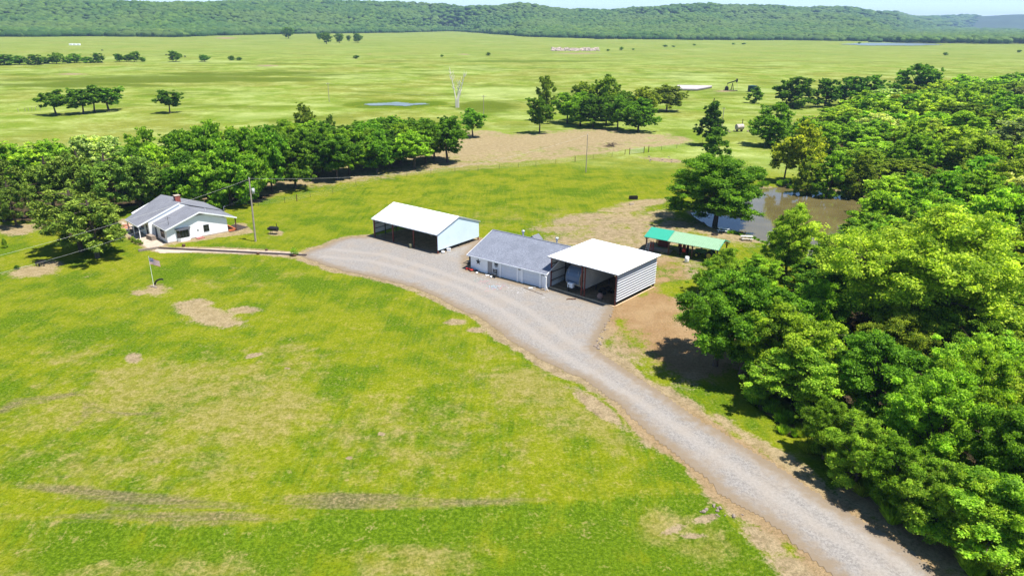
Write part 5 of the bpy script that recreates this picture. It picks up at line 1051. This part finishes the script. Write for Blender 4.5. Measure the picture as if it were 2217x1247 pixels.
pt = thing('patio_table', gp(300, 504), 0, 'dark round patio table in the shade of the eaves', 'table'); MB().tube([(0, 0, .7), (0, 0, .74)], .6, 18).build('table_top', M['dark_trim'], pt); MB().tube([(0, 0, 0), (0, 0, .7)], .05, 6).build('leg', M['dark_trim'], pt)
for k, lb in enumerate(('nearest dark patio chair to the table, facing the house', 'dark patio chair on the pine side of the table', 'dark patio chair between table and house wall')):
    t = -1.9 + k * 2.1; P = gp(300, 504); e = thing('patio_chair', (P[0] + 1.1 * math.cos(t), P[1] + 1.1 * math.sin(t), P[2]), t + math.pi / 2, lb, 'chair'); MB().box(-.25, .25, -.25, .25, .4, .44).build('seat', M['dark_trim'], e); MB().box(-.25, .25, -.28, -.24, .44, .95).build('backrest', M['dark_trim'], e)
    for x in (-.24, .2):
        for y in (-.24, .2): MB().box(x, x + .04, y, y + .04, 0, .4).build('leg', M['dark_trim'], e)
# smoker on the lawn
sk = thing('barrel_smoker', gp(594, 507), R(-12), 'black barrel smoker grill on a round bare patch of lawn', 'grill')
MB().tube([(-.75, 0, 1.0), (.75, 0, 1.0)], .42, 16).build('barrel', M['black'], sk, .02); MB().tube([(.6, 0, 1.3), (.6, 0, 2.0)], .06, 8).build('chimney', M['black'], sk); MB().box(-1.1, -.76, -.3, .3, .75, 1.15).build('fire_box', M['black'], sk)
for x in (-.6, .55):
    for y in (-.3, .25): MB().box(x, x + .05, y, y + .05, 0, .7).build('leg', M['black'], sk)
# flagpole
P = gp(333.5, 622); fp_ = thing('flagpole', P, 0, 'thin white pole flying a small striped flag on the front lawn', 'flagpole'); hp = z_for(P, 557)
MB().tube([(0, 0, 0), (0, 0, hp)], [.035, .02], 6).build('pole', M['white_paint'], fp_); MB().ball((0, 0, hp + .05), .07, 0, 8, 5).build('finial', M['silver'], fp_)
mb = MB(); nx, nz_ = 18, 13
def fpt(i, j):
    u = i / nx; v = j / nz_; return (u * 1.35, .16 * math.sin(u * 7 + v * 1.2) * u, hp - .1 - v * .95 - .45 * u * u)
vs = [fpt(i, j) for i in range(nx + 1) for j in range(nz_ + 1)]; fs = []; mi = []
for i in range(nx):
    for j in range(nz_): mb_m = 2 if (i < nx * .42 and j < 7) else (0 if j % 2 == 0 else 1); fs.append(((i * (nz_ + 1) + j), (i + 1) * (nz_ + 1) + j, (i + 1) * (nz_ + 1) + j + 1, i * (nz_ + 1) + j + 1)); mi.append(mb_m)
mb.v = vs; mb.f = fs; mb.mi = mi; fo = mb.build('flag', [M['flag_red'], M['white_paint'], M['flag_blue']], fp_); fo.modifiers.new('t', 'SOLIDIFY').thickness = .01
mb = MB(); [mb.ball((.06 + (k % 6) * .085 + .02, -.02, hp - .17 - (k // 6) * .1 - .45 * ((.06 + (k % 6) * .085) / 1.35) ** 2), .022, 0, 5, 3) for k in range(24)]; mb.build('star', M['white_paint'], fo)
rk = random.Random(2)
for k in range(4): rock(gp(333 + rk.uniform(-4, 5), 622 + rk.uniform(-1, 1.5)), .22, 'white stone ringing the foot of the flagpole', 'stones at the flagpole')
mb = MB(); n_ = 12
for k in range(n_): t = math.pi * (.12 + .42 * k / (n_ - 1)); 
mb.prism([(1.2 - 1.2 * math.cos(t), 1.0 * math.sin(t)) for t in np.linspace(.05, 1.75, 12)] + [(1.2 - 1.02 * math.cos(t) + .05, .78 * math.sin(t)) for t in np.linspace(1.75, .05, 12)], 'y', -.06, .06)
o = mb.build('garden_arch', M['black'], None, 0, False, tuple(gp(334, 617))); tag(o, 'black curved metal ornament beside the flagpole foot', 'garden ornament')
for px, py, s, lb in ((91, 577, .9, 'larger black metal yard silhouette beside the pine shadow'), (83, 576, .65, 'smaller black metal yard silhouette beside the pine shadow')):
    e = thing('yard_silhouette', gp(px, py), R(20), lb, 'yard ornament'); MB().prism([(-.5 * s, .55 * s), (.35 * s, .6 * s), (.55 * s, .95 * s), (.75 * s, .95 * s), (.6 * s, 1.25 * s), (.3 * s, 1.15 * s), (-.1 * s, 1.2 * s), (-.55 * s, 1.05 * s)], 'y', -.05, .05).build('body', M['black'], e)
    for x in (-.42, -.3, .25, .38): MB().box(x * s - .03, x * s + .03, -.03, .03, 0, .6 * s).build('leg', M['black'], e)
tree(37, 583, 572, 12, 'low', 'deep', 'tiny green shrub on the pale bare patch at the far left', None, 'shrub', 'mid')
tree(11, 536, 513, 20, 'cone', 'fresh', 'small young conifer on the lawn at the far left', None, 'young_conifer', 'mid')
# ---- poles and cables
def upole(px, py, pyt, label, trans=False, arm=True, r=.15, lean=0.):
    P = gp(px, py); h = z_for(P, pyt) - P[2]; e = thing('utility_pole', P, R(20), label, 'utility pole', None)
    MB().tube([(0, 0, -.2), (lean * h, 0, h)], [r, r * .65], 8).build('pole', M['wood_pole'], e)
    if arm: MB().box(lean * h - .75, lean * h + .75, -.05, .05, h - .7, h - .58).build('cross_arm', M['wood_pole'], e)
    for x in ((-.6, 0, .6) if arm else (0,)): MB().tube([(lean * h + x, 0, h - .6 if arm else h), (lean * h + x, 0, h - .35 if arm else h + .2)], .05, 6).build('insulator', M['white_paint'], e)
    if trans:
        MB().tube([(lean * h + .42, 0, h - 2.6), (lean * h + .42, 0, h - 1.7)], .24, 10).build('transformer', M['grey_metal'], e, 0, True)
    return np.array([P[0], P[1], P[2] + h])
T1 = upole(553.5, 523, 387, 'tall weathered utility pole on the lawn with a grey transformer', True, False, .16, .016)
T1 = T1 + np.array([.016 * 11 * .94, .06, 0])
T5 = upole(1268.5, 373, 292, 'lone bare pole standing in a ring of soil on the back lawn', False, False, .12)
T2 = upole(1047, 250, 206, 'slim utility pole behind the end of the planted grove', False, True, .13); T3 = upole(713, 222, 179, 'slim utility pole far out beyond the tree belt', False, True, .13)
T4 = upole(1563, 275, 232, 'utility pole with cross arm rising behind the ragged dark tree', False, True, .15)
def cable(a, b, sag, label, name='power_line', r=.022):
    a, b = np.array(a, float), np.array(b, float); m_ = a * 0; pts = []
    for k in range(25): t = k / 24; p = a * (1 - t) + b * t; p[2] -= sag * 4 * t * (1 - t); pts.append(tuple(p - a))
    o = MB().tube(pts, r, 4, caps=False).build(name, M['wire'], None, 0, False, tuple(a)); tag(o, label, 'cable')
A_ = G(-60, 568, 6.5); B_ = G(-60, 606, 6.0)
cable(T1 - [0, 0, .1], A_, .6, 'upper cable from the tall pole across the house roof to the left', r=.011)
cable(T1 - [0, 0, 2.4], in_frame(ho, 11.1, 1.5, 4.3), .25, 'service cable from the tall pole to the mast behind the roof', r=.011)
cable(in_frame(ho, .9, 1.0, 3.6), B_, .5, 'lower cable from the house roof aerial down across the pines', r=.011)
cable(T1, T5, 3.2, 'long cable from the tall pole to the lone pole on the back lawn', r=.011)
cable(T2 - [0, 0, .3], T3 - [0, 0, .3], 2.0, 'cable between the two slim poles beyond the belt', r=.011)
cable(T2 - [0, 0, .3], T4 - [0, 0, .3], 2.5, 'cable from the slim pole to the pole by the dark tree', r=.011)
# ---- fence
fp2 = [(440, 449), (500, 447), (560, 446), (617, 440), (643, 435.5), (672, 427), (721, 419), (771, 404), (825, 391), (881, 384), (933, 377), (985, 372.5), (1035, 370), (1081, 366), (1122, 364), (1160, 360), (1203, 355), (1245, 350), (1284, 345), (1325, 340), (1353, 335)]
fe = thing('wire_fence', gp(*fp2[0]), 0, 'wire fence on thin posts between back lawn and bare field', 'fence'); o0 = np.array(fe.location)
tops = []
for k, (x, y) in enumerate(fp2):
    P = gp(x, y) - o0; big_ = x in (643, 1245, 1353, 440); h = 1.5 if big_ else 1.35; MB().tube([(P[0], P[1], P[2] - .1), (P[0], P[1], P[2] + h)], .08 if big_ else .035, 6).build('post', M['wood_brown'] if big_ else M['dark_steel'], fe); tops.append(P)
mb = MB()
for h in (.35, .65, .95, 1.25): mb.tube([tuple(p + [0, 0, h]) for p in tops], .008, 3, caps=False)
mb.build('wire', M['wire'], fe)
fp3 = [(1404, 329), (1432, 326), (1465, 322), (1490, 318), (1520, 312)]; fe = thing('wire_fence', gp(*fp3[0]), 0, 'short wire fence running right from the field gate', 'fence'); o0 = np.array(fe.location); tops = []
for x, y in fp3: P = gp(x, y) - o0; MB().tube([(P[0], P[1], P[2] - .1), (P[0], P[1], P[2] + 1.35)], .04, 6).build('post', M['dark_steel'], fe); tops.append(P)
mb = MB(); [mb.tube([tuple(p + [0, 0, h]) for p in tops], .008, 3, caps=False) for h in (.35, .65, .95, 1.25)]; mb.build('wire', M['wire'], fe)
gtp = [gp(1363, 334.5), gp(1394, 331), gp(1404, 329.5)]; fg_ = thing('field_gate', gtp[0], 0, 'pipe gate between wooden posts in the field fence', 'gate')
for P in gtp: P = P - gtp[0]; MB().tube([(P[0], P[1], P[2] - .1), (P[0], P[1], P[2] + 1.9)], .11, 7).build('gate_post', M['wood_brown'], fg_)
d = gtp[1] - gtp[0]; mb = MB(); [mb.tube([(0, 0, h), (d[0], d[1], d[2] + h)], .03, 5) for h in (.3, .6, .9, 1.2, 1.45)]; mb.build('gate_leaf', M['grey_metal'], fg_)
fp4 = [(40, 243), (55, 242), (62, 241), (70, 240.5), (78, 240), (88, 239.5)]; fe = thing('wire_fence', gp(*fp4[0]), 0, 'short run of old fence posts left of the pasture clump', 'fence'); o0 = np.array(fe.location)
for x, y in fp4: P = gp(x, y) - o0; MB().tube([(P[0], P[1], P[2] - .1), (P[0], P[1], P[2] + 1.4)], .09, 5).build('post', M['wood_grey'], fe)
# ---- far things
P = gp(1583, 196); pj = thing('pumpjack', P, R(-8), 'black oil pumpjack nodding in the far pasture', 'pumpjack')
MB().tube([(-.2, -.9, 0), (.4, 0, 4.4)], .13, 5).tube([(-.2, .9, 0), (.4, 0, 4.4)], .13, 5).tube([(1.2, -.7, 0), (.4, 0, 4.4)], .13, 5).tube([(1.2, .7, 0), (.4, 0, 4.4)], .13, 5).build('samson_post', M['black'], pj)
MB().prism([(-2.6, 3.6), (-2.6, 4.1), (2.3, 5.9), (2.4, 5.3)], 'y', -.22, .22).build('walking_beam', M['black'], pj)
MB().prism([(2.1, 4.6), (2.6, 4.5), (3.05, 5.2), (3.1, 6.0), (2.8, 6.7), (2.2, 6.6)], 'y', -.3, .3).build('horse_head', M['black'], pj)
MB().box(-3.6, -1.6, -.7, .7, .3, 1.5).tube([(-2.6, -1.0, 1.6), (-2.6, 1.0, 1.6)], .85, 12).build('gearbox', M['black'], pj); MB().tube([(-2.5, -.7, 1.6), (-2.5, -.2, 3.8)], .07, 4).tube([(-2.5, .7, 1.6), (-2.5, .2, 3.8)], .07, 4).build('pitman_arm', M['black'], pj)
MB().tube([(3.05, 0, 0), (3.05, 0, 5.2)], .05, 5).build('polished_rod', M['grey_metal'], pj); MB().box(-4.2, 3.4, -1.0, 1.0, -.05, .3).build('base', M['dark_steel'], pj)
P = gp(1628, 199); e = thing('storage_tank', P, 0, 'dark green round storage tank half hidden by a small tree', 'tank'); MB().tube([(0, 0, 0), (0, 0, 3.3)], 2.4, 24).build('tank_shell', M['dark_green_tank'], e); MB().tube([(0, 0, 3.3), (0, 0, 3.6)], [2.45, .3], 24).build('lid', M['dark_green_tank'], e)
GPp = 'large pipes stacked in the far pasture'
for k in range(13):
    a = gp(1462 + k * 0.4, 196 - k * .55); L_ = (1508 + k * 2.2 - 1462) * depth(a) / F; o = MB().tube([(0, 0, .8), (L_, -1.5, .8)], .75, 9).build('pipe', simple('pale_pipe', (.40, .36, .35), .7) if k == 0 else bpy.data.materials['pale_pipe'], None, 0, False, tuple(a)); tag(o, 'pale large pipe in the row laid out left of the pumpjack', 'pipe', GPp)
P = gp(1600, 286); e = thing('rusty_tank', P, R(15), 'pale weathered tank on legs by the old equipment yard', 'tank'); MB().tube([(-1.3, 0, 1.6), (1.3, 0, 1.6)], 1.0, 12).build('tank_shell', simple('rusty_white', (.45, .38, .34), .8, 0, .4, 1), e)
for x in (-.9, .9): MB().box(x - .08, x + .08, -.6, .6, 0, .9).build('leg', M['dark_steel'], e)
MB().tube([(1.6, 1, 0), (1.6, 1, 4.2)], .13, 6).build('stand_pipe', M['dark_steel'], e)
for k in range(9): rock(gp(rn.uniform(1560, 1660), rn.uniform(280, 292)), rn.uniform(.4, .9), 'pale rock in the rubble around the old tank', 'rocks around the old tank')
P = gp(1322, 317); bp_ = thing('brush_pile', P, 0, 'dark pile of cut branches on the bare field', 'brush pile'); mb = MB(); r = random.Random(9)
for k in range(70): a = np.array([r.gauss(0, .9), r.gauss(0, .7), r.uniform(0, .9)]); d = np.array([r.gauss(0, 1), r.gauss(0, 1), r.gauss(0, .4)]); mb.tube([tuple(a), tuple(a + d)], [.06, .02], 4, caps=False)
mb.build('branch', M['bark'], bp_)
def cow(px, py, rz, label):
    e = MB(); s = 1.
    e.ball((0, 0, 1.05), (.95, .36, .42), 0, 12, 8); e.ball((.75, 0, 1.12), (.4, .28, .36), 0, 10, 6); e.tube([(.9, 0, 1.2), (1.25, 0, .95), (1.45, 0, .6)], [.24, .17, .12], 8); e.ball((1.5, 0, .5), (.24, .13, .15), 0, 8, 6)
    for x in (-.6, .6):
        for y in (-.2, .2): e.tube([(x, y, .9), (x + (.06 if x < 0 else -.02), y, .45), (x, y, 0)], [.15, .08, .07], 6)
    e.tube([(-.93, 0, 1.2), (-1.05, 0, .6)], [.04, .03], 5); o = e.build('cow', M['cow'], None, 0, True, tuple(gp(px, py))); o.rotation_euler = (0, 0, rz); tag(o, label, 'cow', None)
    md = o.modifiers.new('r', 'REMESH'); md.mode = 'VOXEL'; md.voxel_size = .07
cow(360, 121, .3, 'black cow grazing left of the lone round tree'); cow(401, 124.5, 3.0, 'black cow grazing just right of the lone round tree'); cow(221, 111, .1, 'black cow high in the pasture above the hedge line')
for x, y, w_, lb in ((95, 77, 26, 'long white hoop shelter at the forest edge, far left'), (162, 99, 22, 'low white feed bunks in the pasture, far left')):
    P = gp(x, y); e = thing('feed_bunk', P, 0, lb, 'feed bunk'); L_ = w_ * depth(P) / F
    for k in range(3): MB().box(-L_ / 2 + k * L_ / 3, -L_ / 2 + (k + .85) * L_ / 3, -1.5 + k, 1.5 + k, 0, 2.2).build('bunk', M['white_paint'], e, .1)
# ---- low growth along the wood edge and the creek
def tuft(P, s, colr, label, group):
    if 'TUFT' not in PROTO:
        rng = np.random.default_rng(3); n_ = 420; ph = rng.uniform(0, 6.28, n_); r0_ = rng.uniform(0, .35, n_); t = rng.uniform(.1, .55, n_); h = rng.uniform(.5, 1.1, n_); b = np.stack([r0_ * np.cos(ph), r0_ * np.sin(ph), np.zeros(n_)], 1); tp = b + np.stack([t * np.cos(ph), t * np.sin(ph), h], 1); w_ = np.stack([-np.sin(ph), np.cos(ph), np.zeros(n_)], 1) * .035
        V = np.stack([b - w_, b + w_, (b + tp) / 2 + w_ + [0, 0, .12], tp], 1).reshape(-1, 3); PROTO['TUFT'] = fastmesh('weed', V, np.arange(n_ * 4).reshape(-1, 4), M['leaf'], {'tone': np.repeat(rng.uniform(.2, .9, n_), 4)})
    o = bpy.data.objects.new('weed_clump', PROTO['TUFT']); col.objects.link(o); o.location = tuple(P); o.scale = (s, s, s * .9); o.rotation_euler = (0, 0, trnd.uniform(0, 6)); c = COLS[colr]; o.color = (*c, 1); tag(o, label, 'weeds', group)
edge_line = [(1600, 838), (1640, 880), (1690, 925), (1740, 970), (1790, 1010), (1850, 1065), (1930, 1120), (2030, 1165), (2120, 1195), (2217, 1235)]
for k in range(46):
    i = rn.randrange(len(edge_line) - 1); t = rn.random(); x = edge_line[i][0] * (1 - t) + edge_line[i + 1][0] * t + rn.gauss(22, 12); y = edge_line[i][1] * (1 - t) + edge_line[i + 1][1] * t + rn.gauss(0, 10)
    tuft(gp(x, y), rn.uniform(.7, 1.5), rn.choice(['fresh', 'mid', 'olive']), 'clump of tall weeds at the foot of the near wood', 'weeds along the wood edge')
for k in range(26): tuft(gp(rn.uniform(2090, 2217), rn.uniform(1180, 1247)), rn.uniform(.8, 1.6), rn.choice(['fresh', 'lime']), 'clump of bright weeds in the lower right corner', 'weeds in the corner by the drive')
for k in range(30): tuft(gp(rn.uniform(1640, 1840), 404 + rn.gauss(0, 3)), rn.uniform(.9, 1.8), 'mid', 'clump of reeds on the far bank of the pond', 'reeds on the pond bank')
for k in range(16): tuft(gp(rn.uniform(1545, 1700), 0) if 0 else gp(1560 + k * 9, 500 + k * 2.2 + rn.gauss(0, 1.5)), rn.uniform(.4, .8), 'mid', 'small clump of reeds on the near bank of the pond', 'reeds on the near bank')

# ---------------------------------------------------------------- haze
hb = MB().box(-9900, 9900, -300, 9900, -4, 190); hm = bpy.data.materials.new('haze_air'); hm.use_nodes = True; t = hm.node_tree
t.nodes.remove(t.nodes['Principled BSDF']); pv = t.nodes.new('ShaderNodeVolumePrincipled'); pv.inputs['Color'].default_value = (.45, .68, 1, 1); pv.inputs['Density'].default_value = 0.00009; pv.inputs['Anisotropy'].default_value = .1
t.links.new(pv.outputs[0], t.nodes['Material Output'].inputs['Volume'])
tag(hb.build('haze', hm), 'thin blue haze in the air over the far hills', 'haze', None, 'stuff')
print('trees', NT[0], 'objects', len(bpy.data.objects))
